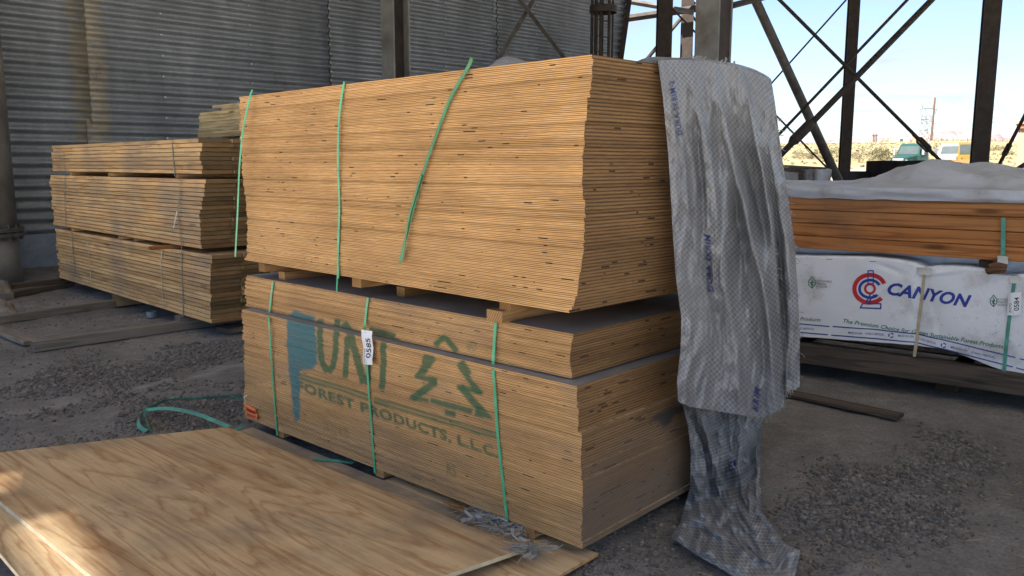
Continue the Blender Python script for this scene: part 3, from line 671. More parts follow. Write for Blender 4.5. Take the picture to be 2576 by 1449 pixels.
lum_strap('grey green strap on the middle lumber bundle with a hanging tail', [zl(1373,60), zl(1350,300), zl(1362,420), zl(1383,595)], 'm', 'greystrap', .016, gl, .02)
lum_strap('white loose tail hanging from the middle lumber strap', [zl(1348,305), zl(1335,360), zl(1319,432)], 'm', 'plastic', .016, None, .035)
lum_strap('grey strap near the far end of the top lumber bundle', [zl1(485,1150), zl1(487,1240), zl1(500,1345)], 't', 'greystrap', .013, gl)
lum_strap('grey strap near the facing corner of the top lumber bundle', [zl1(1310,1082), zl1(1316,1200), zl1(1330,1340)], 't', 'greystrap', .016, gl)
# pale boards stacked behind
rb = A3(nb[0], nb[1], 1.83) + LV*1.5
mer = board_mesh('pale_board', 1., .19, .0365, 'pale_lumber')
ex = [497, 498, 499, 501, 501, 502, 500, 503]
for r in range(8):
    p = rb + A3(0, 0, .0385*(r+.5)); t0 = on_line(p, LD, ex[r]*1.)
    me = mer.copy(); me.transform(Matrix.Scale(3.6, 4, (1, 0, 0)))
    board_obj('pale_board', me, p+LD*(t0-1.8)+LV*.095, LD, -LV if np.cross(LD, -LV)[2] > 0 else LV, 'pale board in the high stack behind the brown lumber pile' if r < 7 else 'upper pale board of the high stack behind, under the loose one', 'board', 'pale boards stacked behind the lumber pile' if r < 7 else None, .002)
p = rb + A3(0, 0, .0385*8+.055); t0 = on_line(p, LD, 529); me = mer.copy(); me.transform(Matrix.Scale(2.6, 4, (1, 0, 0)))
board_obj('pale_board', me, p+LD*(t0-1.3)+LV*.12, LD, -LV if np.cross(LD, -LV)[2] > 0 else LV, 'single loose board lying crosswise raised on top of the pale stack', 'board', None, .002)
p2 = rb + A3(0, 0, .0385*8+.019); t0 = on_line(p2, LD, 552); me = mer.copy(); me.transform(Matrix.Scale(1.9, 4, (1, 0, 0)))
board_obj('pale_board', me, p2+LD*(t0-.95)+LV*.12, LD, -LV if np.cross(LD, -LV)[2] > 0 else LV, 'short board under the single loose board on the pale stack', 'board', None, .002)
for t, l in ((-.6, 'old timber crib under the facing end of the pale boards'), (-2.6, 'old timber crib under the far end of the pale boards')):
    b = MB(); c = rb + LD*(on_line(rb, LD, 497)+t) + LV*.1
    for k in range(6): b.box((c[0], c[1], .02+.150+k*.302), (LD, LV, (0, 0, 1)), (.14, .14, .1505))
    o = b.build('timber_crib', MAT['old_timber']); tag(o, l, 'timber crib')
# dunnage on the ground
def ground_timber(lab, a, bpt, w, h, m, z0=0., name='ground_timber', over=0.):
    a, bpt = np.asarray(a, float), np.asarray(bpt, float); d = (bpt-a); d[2] = 0; L = np.linalg.norm(d)+over; d /= np.linalg.norm(d); n = A3(-d[1], d[0], 0)
    n = n if n[1] > 0 else -n
    c = a + d*L/2 + n*w/2; c[2] = z0+h/2
    return stick(name, lab, 'timber', c, (d, n, (0, 0, 1)), (L, w, h), m, None)
ground_timber('long weathered timber on the ground, with its cut end at the open gravel', at_z(87, 886, 0), at_z(453, 832, 0), .10, .085, 'old_timber', -.003, over=1.2)
ground_timber('long dusty timber half sunk in the dirt between the two other ground timbers', at_z(-60, 822, 0), at_z(292, 770, 0), .09, .075, 'old_timber', -.01, over=1.4)
ground_timber('lower dark timber of the doubled pair beside the pipe column', at_z(35, 748, 0), at_z(186, 720, 0), .10, .06, 'dark_timber', 0.)
ground_timber('upper dark timber of the doubled pair beside the pipe column', at_z(33, 741, 0), at_z(240, 713, 0), .09, .055, 'dark_timber', .061)
ground_timber('yellowish block under the middle of the bottom lumber bundle', at_z(294, 772, 0), at_z(372, 762, 0), .10, .125, 'lumber', 0., 'support_block', .6)
ground_timber('grey block under the facing corner of the bottom lumber bundle', at_z(455, 830, .0), at_z(492, 824, 0), .10, .126, 'old_timber', 0., 'support_block', .7)
ground_timber('block under the far end of the bottom lumber bundle', at_z(168, 716, 0), at_z(200, 711, 0), .10, .126, 'dark_timber', 0., 'support_block', .7)
ground_timber('grey board end lying beside the stencilled unit and the lumber pile', at_z(580, 841, 0), at_z(625, 832, 0), .20, .045, 'old_timber', .0, 'board_end', .5)
ground_timber('weathered plank slanting into the dirt near the bag', at_z(-70, 820, 0), at_z(60, 870, 0), .13, .035, 'old_timber', .0, 'scrap_plank')
c = at_z(383, 797, 0); b = MB()
ra = [c+A3(math.cos(a)*.05, math.sin(a)*.05, 0) for a in np.linspace(0, 2*math.pi, 25)]
for z0_, z1_, r0, r1 in ((0, .055, .055, .055), (.055, .055, .055, .035), (.055, 0.01, .035, .035)):
    n = 24; V = [c+A3(r0*math.cos(i*2*math.pi/n), r0*math.sin(i*2*math.pi/n), z0_) for i in range(n)]+[c+A3(r1*math.cos(i*2*math.pi/n), r1*math.sin(i*2*math.pi/n), z1_) for i in range(n)]
    b.add(V, [(i, (i+1) % n, n+(i+1) % n, n+i) for i in range(n)])
o = b.build('tape_roll', plain('grey_tape', (.22, .25, .27), .4, .4, .2, 20)); tag(o, 'small grey roll of tape on the dirt before the lumber pile', 'tape roll')
# dirty sacks at the frame edge
def blob(name, lab, cat, c, r, m, seed, grp=None, fold=.25):
    n, k = 44, 26; P = np.zeros((k, n, 3))
    for i in range(k):
        th = math.pi*.5*(1-i/(k-1)) if True else 0
        for j in range(n):
            ph = 2*math.pi*j/(n-1) if j < n-1 else 0.
            d = Vector((math.cos(ph)*math.cos(th), math.sin(ph)*math.cos(th), math.sin(th)))
            f = 1 + fold*mnoise.noise(d*2.2+Vector((seed, 0, 0))) + fold*.55*abs(mnoise.noise(d*5+Vector((0, seed, 0)))) - .2*fold*mnoise.noise(d*11)
            P[i, j] = (c[0]+d.x*r[0]*f, c[1]+d.y*r[1]*f, max(c[2]-.01, c[2]+d.z*r[2]*f))
    o = bpy.data.objects.new(name, grid_mesh(name, P)); COL.objects.link(o); o.data.materials.append(MAT[m]); return tag(o, lab, cat, grp)
blob('crumpled_sack', 'dirty crumpled sack against the foot of the pipe column', 'sack', at_z(-22, 752, 0), (.20, .24, .22), 'bag', 3.)
blob('crumpled_sack', 'dirty crumpled sack lying on the dirt in front of another sack', 'sack', at_z(-10, 800, 0), (.20, .22, .16), 'bag', 8.)

# ------------------------------------------------------------------ corrugated wall, columns, ladder cage
W0 = A3(-6.581, 11.414, 0); WD = A3(.696, .718, 0); WD /= np.linalg.norm(WD); WN = A3(WD[1], -WD[0], 0)
RZ = 8.2
wall = empty('corrugated_wall', 'tall grey corrugated metal wall closing the shed behind the lumber', 'wall', W0)
wall.rotation_euler = (0, 0, math.atan2(WD[1], WD[0])); bpy.context.view_layer.update()
def local_obj(name, me, parent): o = bpy.data.objects.new(name, me); COL.objects.link(o); o.parent = parent; return o
PITCH = .152
def wpanel(x0, x1, seed, end=False, yo=0.):
    zs = np.arange(.52, RZ, PITCH/8); ns = 16; P = np.zeros((len(zs), ns, 3))
    for j in range(ns):
        f = j/(ns-1)
        xe = np.where(True, x0+(x1-x0)*f, 0)
        shr = (f if end else 0)*(zs-4.19)*(13.51-13.244)/(5.5-4.19)
        P[:, j, 0] = x0+(x1-x0)*f + shr
        wob = .010*np.sin(x0*3+f*5+zs*.7)
        P[:, j, 1] = -(.019*np.cos(zs*2*math.pi/PITCH+.15*math.sin(x0*5)) + wob + yo); P[:, j, 2] = zs
    o = local_obj('sheet_panel', grid_mesh('sheet_panel', P), wall); o.data.materials.append(MAT['wall'])
    sd = o.modifiers.new('s', 'SOLIDIFY'); sd.thickness = .004
xs_ = [-4.2, .80, 4.80, 8.94, 13.244]
for i in range(4): wpanel(xs_[i]-.04, xs_[i+1]+(.04 if i < 3 else 0), i, i == 3, .006*(i % 2))
b = MB(); b.bx(-4.2, 13.2, -.03, .03, .05, .545); local_obj('base_plate', None, wall) if False else None
o = b.build('base_plate', MAT['bluewall']); o.parent = wall
b = MB(); zz0, zz1 = .3, RZ
sh = lambda z: 13.244+(z-4.19)*(13.51-13.244)/(5.5-4.19)
b.tube([(sh(zz0)+.05, -.03, zz0), (sh(zz1)+.05, -.03, zz1)], .085, 4)
o = b.build('edge_beam', MAT['dark_steel']); o.parent = wall
b = MB()
for x in (1.9, 3.35, 4.86, 6.2, 7.55, 9.0, 10.2, 11.2, 12.2):
    for z in np.arange(.6, 7.5, PITCH*(1 if x in (4.86, 9.0) else 2)):
        zc = round(z/PITCH)*PITCH+PITCH*.5; b.box((x+RS.uniform(-.008, .008), -.030, zc), ((1,0,0),(0,1,0),(0,0,1)), (.011, .008, .011))
o = b.build('bolts', plain('bright_bolt', (.42, .43, .44), .4, .6, .1)); o.parent = wall; o.name = 'bolt'; o['kind'] = 'stuff'
for xb in (4.80, 8.94):
    b = MB(); zs = np.arange(.55, RZ-.1, PITCH/6)
    b.ribbon([(xb+.045+.012*math.sin(z*2*math.pi/PITCH), -(.024+.019*math.cos(z*2*math.pi/PITCH)), z) for z in zs], (1, 0, 0), .018, .004)
    o = b.build('seam', MAT['dark_steel']); o.parent = wall
def prism_col(name, lab, c, ax, a, m, z0=0., z1=RZ, hsec=True, tf=.03, base=True, mats=None, cat='steel column', grp=None):
    """H-section column: flanges across ax[1], web along ax[1]"""
    c = A3(c[0], c[1], 0); root = empty(name, lab, cat, c, grp)
    ax0, ax1 = np.asarray(ax[0], float), np.asarray(ax[1], float); Z = A3(0, 0, 1); h = (z1-z0)/2; zc = (z0+z1)/2
    for s in (-1, 1):
        b = MB(); b.box(c+ax1*s*(a[1]/2-tf/2)+Z*zc, (ax0, ax1, Z), (a[0]/2, tf/2, h)); b.build('flange', MAT[(mats or (m, m))[0]], parent=root)
    b = MB(); b.box(c+Z*zc, (ax0, ax1, Z), (.015 if hsec else a[0]/2-.02, a[1]/2-tf, h)); b.build('web', MAT[(mats or (m, m))[1]], parent=root)
    if base: b = MB(); b.box(c+Z*.015, (ax0, ax1, Z), (a[0]*.8, a[1]*.8, .015)); b.build('base_plate', MAT[m], parent=root)
    return root
zq = zo(1600, 0, 3.37); zr = zo(2000, 0, 2.898)
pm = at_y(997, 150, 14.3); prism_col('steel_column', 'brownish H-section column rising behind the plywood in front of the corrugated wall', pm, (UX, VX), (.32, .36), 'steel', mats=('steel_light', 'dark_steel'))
# pipe column
pc = at_z(60, 694, .08); pc = A3(pc[0]-.38, pc[1]-.12, 0); root = empty('pipe_column', 'thick round pipe column with a bolted flange at the frame edge', 'pipe column', pc)
b = MB(); b.tube([pc+A3(0, 0, .62), pc+A3(0, 0, RZ)], .37, 40); b.build('upper_pipe', MAT['pipe'], parent=root, smooth=True)
b = MB(); b.tube([pc+A3(0, 0, .0), pc+A3(0, 0, .62)], [.385, .37], 40); b.build('lower_pipe', MAT['pipe'], parent=root, smooth=True)
fz = .60
for dz in (0, .065): b = MB(); b.tube([pc+A3(0, 0, fz+dz), pc+A3(0, 0, fz+dz+.045)], .445, 40); b.build('flange', MAT['steel'], parent=root)
b = MB()
for k in range(20):
    a = k*2*math.pi/20; b.tube([pc+A3(.41*math.cos(a), .41*math.sin(a), fz-.045), pc+A3(.41*math.cos(a), .41*math.sin(a), fz+.15)], .018, 6)
b.build('bolt', MAT['steel'], parent=root)
b = MB(); b.tube([pc+A3(0, 0, -.05), pc+A3(.05, .0, .09)], [.85, .62], 10); o = b.build('concrete_footing', MAT['concrete'], smooth=False, origin=pc); tag(o, 'dirt covered concrete footing round the pipe column', 'footing')
# ladder cage in front of the wall
lc = at_y(1517, 60, 17.8); lc[2] = 0; root = empty('caged_ladder', 'dark caged ladder standing in front of the far corrugated wall end', 'ladder', lc)
lx, ly = UX, -VX
for px in (1489, 1497, 1511, 1516, 1532, 1541):
    p = at_y(px, 70, 17.8 + {1489: 0, 1497: .25, 1511: -.12, 1516: .3, 1532: -.1, 1541: .2}[px]); b = MB(); w = .035 if px in (1489, 1511, 1532) else .022
    b.tube([A3(p[0], p[1], 2.1), A3(p[0], p[1], RZ)], w, 6); b.build('upright', MAT['dark_steel'], parent=root)
for zc in (2.2, at_y(1517, 24, 17.8)[2], 7.0):
    b = MB(); b.ribbon([A3(lc[0]+.28*math.cos(a), lc[1]+.28*math.sin(a), zc) for a in np.linspace(-math.pi*1.0, math.pi*1.0, 25)], (0, 0, 1), .14, .01); b.build('hoop', MAT['dark_steel'], parent=root)
for z in np.arange(.3, 8, .32):
    b = MB(); b.tube([lc+WD*-.2+A3(0, 0, z)+WD*0, lc+WD*.2+A3(0, 0, z)], .012, 5); b.build('rung', MAT['dark_steel'], parent=root)
for s in (-.2, .2):
    b = MB(); b.tube([lc+WD*s, lc+WD*s+A3(0, 0, RZ)], .022, 6); b.build('rail', MAT['dark_steel'], parent=root)
# flat braces across the wall
def bar(name, lab, cat, a, bb, r, m, n=8, grp=None, extra=None):
    root = MB(); root.tube([a, bb], r, n); o = root.build(name, MAT[m], smooth=n > 5, origin=a); tag(o, lab, cat, grp)
    return o
def ext(a, b, k0, k1): a, b = np.asarray(a), np.asarray(b); return a-(b-a)*k0, b+(b-a)*k1
zw = zo(1180, 0, 4.441)
def on_wall(p, d=.25): return at_pl(*p, W0+WN*d, WN)
for lab, q0, q1, dd in [('dark diagonal brace rising to the upper end against the corrugated wall', zw(570, 690), zw(980, 0), .30), ('dark diagonal brace falling across the other one on the corrugated wall', zw(820, 0), zw(1310, 640), .42)]:
    a, c = ext(on_wall(q0, dd), on_wall(q1, dd), .5, .5) if 'rising' in lab else ext(on_wall(q0, dd), on_wall(q1, dd), .5, .6)
    bar('diagonal_brace', lab, 'brace', a, c, .055, 'steel', 4)

# open steel frame on the far side
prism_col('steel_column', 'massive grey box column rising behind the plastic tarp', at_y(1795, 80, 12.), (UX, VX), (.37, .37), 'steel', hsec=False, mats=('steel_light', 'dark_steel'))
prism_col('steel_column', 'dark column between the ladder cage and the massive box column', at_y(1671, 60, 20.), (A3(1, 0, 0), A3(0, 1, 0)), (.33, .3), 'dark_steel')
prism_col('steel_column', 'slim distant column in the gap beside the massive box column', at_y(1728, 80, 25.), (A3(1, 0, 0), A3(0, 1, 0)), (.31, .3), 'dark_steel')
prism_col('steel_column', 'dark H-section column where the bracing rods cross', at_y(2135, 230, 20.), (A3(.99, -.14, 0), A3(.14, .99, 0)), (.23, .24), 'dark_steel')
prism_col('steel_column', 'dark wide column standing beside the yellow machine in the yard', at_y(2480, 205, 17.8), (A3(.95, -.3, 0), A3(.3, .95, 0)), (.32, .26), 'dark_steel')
def pxbar(name, lab, cat, q0, q1, Y0, Y1, r, m='dark_steel', k0=.05, k1=.05, n=8):
    a, c = ext(at_y(*q0, Y0), at_y(*q1, Y1), k0, k1)
    if abs(c[2]-a[2]) > 1.5 and 'slim' not in lab and 'behind the massive' not in lab:      # carried on to roof and foot
        d = c-a; a, c = a+d*((RZ-a[2])/d[2]), a+d*((.12-a[2])/d[2])
    return bar(name, lab, cat, a, c, r, m, n), a, c
zg = zq
pxbar('girt', 'upper horizontal girt between the wall end and the slim column', 'girt', (1578, 3), (1745, 31), 24, 24, .075, 'steel', .1, .0, 4)
pxbar('girt', 'lower horizontal girt between the wall end and the massive column', 'girt', (1560, 49), (1762, 20), 24.6, 24.6, .10, 'dark_steel', .02, .05, 4)
pxbar('girt', 'short girt leaving the massive column towards the yard', 'girt', (1842, 14), (1920, -6), 12.2, 13.5, .045, 'dark_steel', .0, 1.2, 4)
pxbar('bracing_rod', 'thin rod rising to the slim column joint', 'rod', (1633, 142), (1737, 18), 25, 25, .055, 'dark_steel', .3, .1)
pxbar('bracing_rod', 'thin rod falling behind the massive column', 'rod', (1735, 30), (1772, 84), 25, 25, .035, 'dark_steel', .0, .3)
pxbar('brace_pipe', 'heavy slanting pipe brace landing beside the crossing column foot', 'brace', zq(1290, 0), (2106, 448), 19.2, 19.4, .105, 'steel', .3, .03, 14)
o, a, c = pxbar('brace_pipe', 'thick dark brace with a sleeve, falling towards the tarp', 'brace', zr(1290, 0), zr(170, 1150), 17.5, 16.5, .062, 'dark_steel', .3, .25, 10)
s0, s1 = at_y(*zr(360, 950), 16.67), at_y(*zr(243, 1068), 16.57); b = MB(); dd = (s1-s0)/np.linalg.norm(s1-s0); b.tube([s0-dd*.1, s0, s1, s1+dd*.1], [.06, .105, .105, .06], 12); b.build('sleeve', MAT['dark_steel'], parent=o)
def turnbuckle(o, p, d, s):
    d = d/np.linalg.norm(d); side = np.cross(d, A3(0, 1, 0)); side /= np.linalg.norm(side); b = MB()
    for k in (-1, 1): b.tube([p-d*s, p-d*s*.7+side*k*s*.28, p+d*s*.7+side*k*s*.28, p+d*s], s*.11, 6)
    for k in (-1, 1): b.tube([p+d*k*s*.75, p+d*k*s*1.5], s*.2, 8)
    b.build('turnbuckle', MAT['dark_steel'], parent=o)
o, a, c = pxbar('bracing_rod', 'long bracing rod falling past the crossing column to a large turnbuckle', 'rod', zr(135, 0), zr(1350, 1215), 18.6, 18.6, .040, 'dark_steel', .3, .12); turnbuckle(o, at_y(*zr(1232, 1100), 18.6), c-a, .22)
pxbar('bracing_rod', 'rod running parallel above the thick sleeved brace', 'rod', zr(1105, 0), zr(140, 1012), 18.8, 18.8, .034, 'dark_steel', .3, .25)
pxbar('bracing_rod', 'thinnest rod crossing high over the slanting pipe brace', 'rod', zr(640, 0), zr(45, 665), 21, 21, .022, 'dark_steel', .3, .3)
o, a, c = pxbar('bracing_rod', 'thin low rod with a small turnbuckle by the crossing column foot', 'rod', zr(105, 875), zr(530, 1312), 21, 21, .024, 'dark_steel', .4, .1); turnbuckle(o, at_y(*zr(362, 1147), 21), c-a, .10)
o, a, c = pxbar('bracing_rod', 'rod with turnbuckle in front of the tan building', 'rod', zr(1996, 885), zr(1800, 1262), 17.8, 17.8, .038, 'dark_steel', .6, .15); turnbuckle(o, at_y(*zr(1864, 1138), 17.8), c-a, .16)
pxbar('bracing_rod', 'stub of a low rod at the foot of the tan building', 'rod', zr(2000, 1250), zr(1950, 1282), 17.8, 17.8, .05, 'dark_steel', .8, .2)

# ------------------------------------------------------------------ clear reinforced tarp over the high unit
def poly_at(pts, t):
    p = np.array(pts, float); l = np.r_[0, np.cumsum(np.linalg.norm(np.diff(p, axis=0), axis=1))]; l /= l[-1]
    return np.array([np.interp(t, l, p[:, 0]), np.interp(t, l, p[:, 1])])
def coons(T, B, L, R):
    T0, T1, B0, B1 = [poly_at(T, k) for k in (0, 1)] + [poly_at(B, k) for k in (0, 1)]
    def f(c, t):
        return (1-t)*poly_at(T, c)+t*poly_at(B, c)+(1-c)*poly_at(L, t)+c*poly_at(R, t)-((1-c)*(1-t)*T0+c*(1-t)*T1+(1-c)*t*B0+c*t*B1)
    return f
fcU, fuU, fvU = frame(KEY['UT']); fcL, fuL, fvL = frame(KEY['A'])
nR = UX/np.linalg.norm(UX)
def face_max(k0, k1, prof): return max(max(c @ nR, (c+v*1.22) @ nR) for c, u, v, L in (layer(k0, k1, t, prof) for t in np.linspace(0, 1, 25)))
RPU = nR*face_max('U', 'UT', PU); RPL = nR*max(face_max('A', 'S', PS), face_max('M', 'L', PM))   # outermost reach of each side face
def rz_(x): return math.exp(-x*x)
def ss(a, b, x): x = min(1, max(0, (x-a)/(b-a))); return x*x*(3-2*x)
def n3(x, y, z): return mnoise.noise(Vector((x, y, z)))
FOLD = [(.06, .02, .040, .030), (.22, .10, .050, -.030), (.33, .16, .035, .045), (.46, .20, .06, -.040), (.55, .22, .030, .055), (.66, .20, .05, -.045), (.74, .16, .028, .055), (.83, .10, .035, -.04), (.92, .05, .03, .04)]
def d_up(c, t):
    d = .012 + .06*c**1.7 + .03*t
    for a, k, w, A in FOLD: d += .8*A*(.2+.8*ss(.0, .3, t))*(.55+.9*n3(t*2.2, a*13, 7.))*rz_((c-a-k*(t-.3)*1.2-.055*n3(t*2.4, a*9, 1.))/(w*1.2))
    k = ss(0, .12, t); wob = .05*n3(c*3, t*4, 11.)
    for fx, fy, am, sd_ in ((6, 2.2, .022, 2.), (12, 6, .010, 5.), (24, 14, .005, 8.)): d += k*am*(1-2.2*abs(n3((c+wob)*fx+t*fy*.35, t*fy, sd_)))*.8
    d += .004*n3(c*34, t*30, 9.)
    return max(d, .006+.004*c)
drape_px = coons([(1655,152),(1700,150),(1772,152),(1850,166),(1912,187),(1941,204)], [(1706,1011),(1740,1024),(1850,1042),(1920,1052),(1935,1046),(1972,1024),(1980,985),(2012,973)],
                 [(1655,152),(1668,250),(1682,400),(1691,560),(1700,700),(1714,800),(1712,880),(1703,960),(1706,1011)], [(1941,204),(1950,260),(1968,400),(1986,520),(2000,620),(2006,720),(2012,830),(2012,973)])
def S_up(c, t):
    x, y = drape_px(c, t); return at_pl(x, y, RPU+nR*d_up(c, t), nR)
low_px = coons([(1716,1012),(1800,1018),(1880,1030),(1922,1030)], [(1687,1350),(1745,1392),(1850,1452),(1930,1500),(1998,1456)],
               [(1716,1012),(1730,1070),(1738,1140),(1736,1228),(1710,1318),(1687,1350)], [(1922,1030),(1914,1100),(1912,1200),(1918,1288),(1975,1368),(2014,1386),(1998,1456)])
FOLD2 = [(.12, .25, .06, .035), (.30, .45, .05, -.03), (.42, .5, .05, .045), (.60, .2, .05, -.035), (.72, .1, .04, .04), (.9, -.1, .05, -.03)]
def S_lo(c, t):
    x, y = low_px(c, t); d = .03 + .05*c
    for a, k, w, A in FOLD2: d += .6*A*rz_((c-a-k*(t-.5)+.05*n3(t*4, a*5, 3.))/w)
    wob = .06*n3(c*3, t*4, 12.); d += .030*abs(n3((c+wob)*4+t*3, t*4-c, 4.)) + .014*(1-2.2*abs(n3((c+wob)*9-t*5, t*8+c*3, 8.))) + .010*(1-2*abs(n3(c*19, t*19, 5.))) + .02*n3(c*4+t*6, t*3, 1.)
    P = at_pl(x, y, RPL+nR*max(.008, d), nR)
    zf = .018 + .05*abs(n3(c*4.5, t*9, 6.)) + .03*abs(n3(c*9+2, t*12, 2.)) + .012*n3(c*20, t*20, 3.)
    zf = max(.012, zf)
    if P[2] < zf+.10:
        G = at_z(x, y, zf); k = ss(.10, -.02, P[2]-zf) if False else 1-ss(-.0, .10, P[2]-zf); P = P*(1-k)+G*k
    return P
def surf(name, S, nc, nt_, w, h, m, parent=None, edge=None):
    P = np.zeros((nt_, nc, 3)); uv = np.zeros((nt_, nc, 2))
    for i in range(nt_):
        for j in range(nc):
            c, t = j/(nc-1), i/(nt_-1)
            P[i, j] = S(c, t); uv[i, j] = (c*w, (1-t)*h)
    o = bpy.data.objects.new(name, grid_mesh(name, P, uv)); COL.objects.link(o); o.data.materials.append(MAT[m])
    if parent is not None: o.parent = parent; o.matrix_parent_inverse = parent.matrix_basis.inverted()
    return o
tarp = empty('plastic_tarp', 'grey clear reinforced plastic tarp draped over the stack end down to the ground', 'tarp', A3(.9, 3.6, 0)); bpy.context.view_layer.update()
surf('upper_drape', S_up, 150, 190, .95, 1.3, 'scrim', tarp); surf('lower_drape', S_lo, 100, 130, .62, 1.0, 'scrim', tarp)
# part lying on top of the stack
TC, TU_, TV_ = frame(KEY['UT'])
def S_top(c, t):
    s = -2.0 + 2.03*c; v = .34+.28*(1-c)+ (1.26-.34-.28*(1-c))*t
    if c > .97: v = .42+(1.24-.42)*t
    h = .012 + .055*ss(.0, .3, t)*(.5+.7*abs(n3(s*2.2, v*3, 2.))) + .185*rz_((s+1.58)/.20)*ss(.35, .9, t) + .05*ss(-.75, -.3, s)*ss(.2, .7, t) + .015*n3(s*8, v*8, 4.)*ss(0, .2, t) 
    P = TC + TU_*s + TV_*v + A3(0, 0, max(.004, h)); k = ss(.80, 1., c)
    return P*(1-k)+S_up(t, 0.)*k if k > 0 else P
surf('top_sheet', S_top, 90, 40, 2.0, .9, 'scrim', tarp)
def tarp_text(S, s, c0, t0, c1, t1, wid, m):
    b = MB(); a0, a1 = np.array([c0, t0]), np.array([c1, t1]); d = a1-a0; n_ = np.array([d[1], -d[0]*.7]); n_ = n_/np.linalg.norm(n_)*wid
    for tri in text_tris(s, 0, .012, 1.1):
        vs = []
        for x, y in tri:
            q = a0+d*x+n_*y; P = S(*q); e = .004; tx = S(q[0]+e, q[1])-P; ty = S(q[0], q[1]+e)-P; n = np.cross(tx, ty); n /= np.linalg.norm(n)+1e-9
            if n @ (_O-P) < 0: n = -n
            vs.append(P+n*.0045)
        b.add(vs, [(0, 1, 2)])
    return b.build('lettering', MAT[m], parent=tarp)
MAT['tarpink'] = plain('tarp_ink', (.035, .045, .17), .5, 0, .2, 20)
tarp_text(S_up, 'DURA-SKRIM\u00b72', .13, .215, .105, .06, .045, 'tarpink'); tarp_text(S_up, 'DURA-SKRIM', .28, .66, .29, .50, .05, 'tarpink')
tarp_text(S_up, 'KRIM', .58, .985, .60, .92, .04, 'tarpink'); tarp_text(S_lo, 'RIM', .60, .36, .67, .31, .06, 'tarpink')
# ragged threads at the hem
b = MB()
for k in range(70):
    c = RS.uniform(.45, 1.); p = S_up(c, .995); q = p+A3(RS.uniform(-.012, .012), RS.uniform(-.01, .01), -RS.uniform(.008, .035)); b.tube([p, (p+q)/2+A3(RS.uniform(-.006, .006), 0, 0), q], .0014, 4)
for k in range(60):
    t = RS.uniform(.1, 1.); c = RS.choice([.995, .74+.16*(t-.3)]); p = S_up(min(c, .995), t); q = p+nR*RS.uniform(.008, .03)+A3(0, 0, -RS.uniform(.0, .02)); b.tube([p, (p+q)/2+A3(0, 0, RS.uniform(-.01, .01)), q], .0015, 4)
for k in range(26):
    c = RS.choice([RS.uniform(.3, .4), RS.uniform(.5, .66)]); p = S_up(c, .004)+A3(0, 0, .004); q = p+A3(RS.uniform(-.02, .02), RS.uniform(-.01, .01), RS.uniform(0, .018)); b.tube([p, (p+q)/2+A3(0, 0, RS.uniform(0, .02)), q], .002, 4)
o = b.build('loose_thread', MAT['poly'], parent=tarp); o['kind'] = 'stuff'

# ------------------------------------------------------------------ wrapped bundle and timbers at the side
U3 = A3(.78, -.627, 0); U3 /= np.linalg.norm(U3); V3 = A3(-U3[1], U3[0], 0); N3 = -V3; Q3 = at_z(2300, 955, .1)*A3(1, 1, 0)
z7f = lambda x, y: ((2030+x*.4278)*.95833, (430+y*.4278)*.95833)
def p3(x, y):
    P = at_pl(*z7f(x, y), Q3, N3); return np.array([(P-Q3) @ U3, P[2]])
top_c = [p3(*q) for q in [(145,560),(300,563),(600,568),(760,584),(860,602),(935,634),(965,630),(1010,622),(1180,628),(1300,642),(1400,682),(1470,684),(1540,672)]]
bot_c = [p3(*q) for q in [(165,1058),(400,1076),(690,1097),(860,1112),(990,1128),(1100,1150),(1200,1185),(1300,1228),(1400,1262),(1538,1290)]]
def zt3(s): a = np.array(top_c); return float(np.interp(s, a[:, 0], a[:, 1])) + .003*n3(s*15, 1., 0.)
def zb3(s): a = np.array(bot_c); return float(np.interp(s, a[:, 0], a[:, 1])) + .003*n3(s*12, 2., 0.)
def bulge(s, z):
    d = .012*n3(s*2.3, z*3.5, 1.) + .006*n3(s*7, z*6, 3.)
    st = p3(915, 800)[0]-.02*(z-.5)
    d -= .020*math.exp(-((s-st)/.045)**2)*ss(.2, .45, z) - .008
    for (ax, az, bx_, bz, A) in ((-.10, .80, -.42, .50, .010), (-.08, .78, -.30, .86, -.010), (.02, .80, .26, .86, .010), (-.04, .72, -.22, .36, .009), (.05, .7, .16, .33, -.008)):
        e = np.array([bx_-ax, bz-az]); L = np.linalg.norm(e); e /= L; q = np.array([s-ax, z-az]); t = q @ e; w = abs(q[0]*e[1]-q[1]*e[0])
        if -.02 < t < L+.02: d += A*math.exp(-(w/.016)**2)*math.sin(math.pi*min(1, max(0, (t+.02)/(L+.04))))
    return d
def P3(s, z, o=0.): return Q3 + U3*s + A3(0, 0, z) + N3*(bulge(s, z)+o)
wb = empty('wrapped_bundle', 'white wrapped lumber bundle printed with a red and blue crane emblem and big blue letters', 'lumber bundle', Q3); bpy.context.view_layer.update()
SA, SB = -1.9, 2.3
G = np.zeros((60, 230, 3))
for j in range(230):
    s = SA+(SB-SA)*j/229; zb_, zt_ = zb3(s), zt3(s)
    for i in range(60):
        f = i/59
        if f < .85: z = zb_+(zt_-.02-zb_)*f/.85; G[i, j] = P3(s, z)
        else: a = (f-.85)/.15; G[i, j] = P3(s, zt_-.02)+A3(0, 0, .02*math.sin(a*math.pi/2)) - N3*(.02*(1-math.cos(a*math.pi/2)) + (1.15*(a-.7)/.3 if a > .7 else 0))
o = bpy.data.objects.new('wrap', grid_mesh('wrap', G)); COL.objects.link(o); o.data.materials.append(MAT['lumber_wrap']); o.parent = wb; o.matrix_parent_inverse = wb.matrix_basis.inverted()
b = MB(); b.box(Q3+U3*(SA+SB)/2+V3*.62+A3(0, 0, .51), (U3, V3, A3(0, 0, 1)), ((SB-SA)/2-.03, .57, .22)); b.build('lumber_core', MAT['dark_timber'], parent=wb)
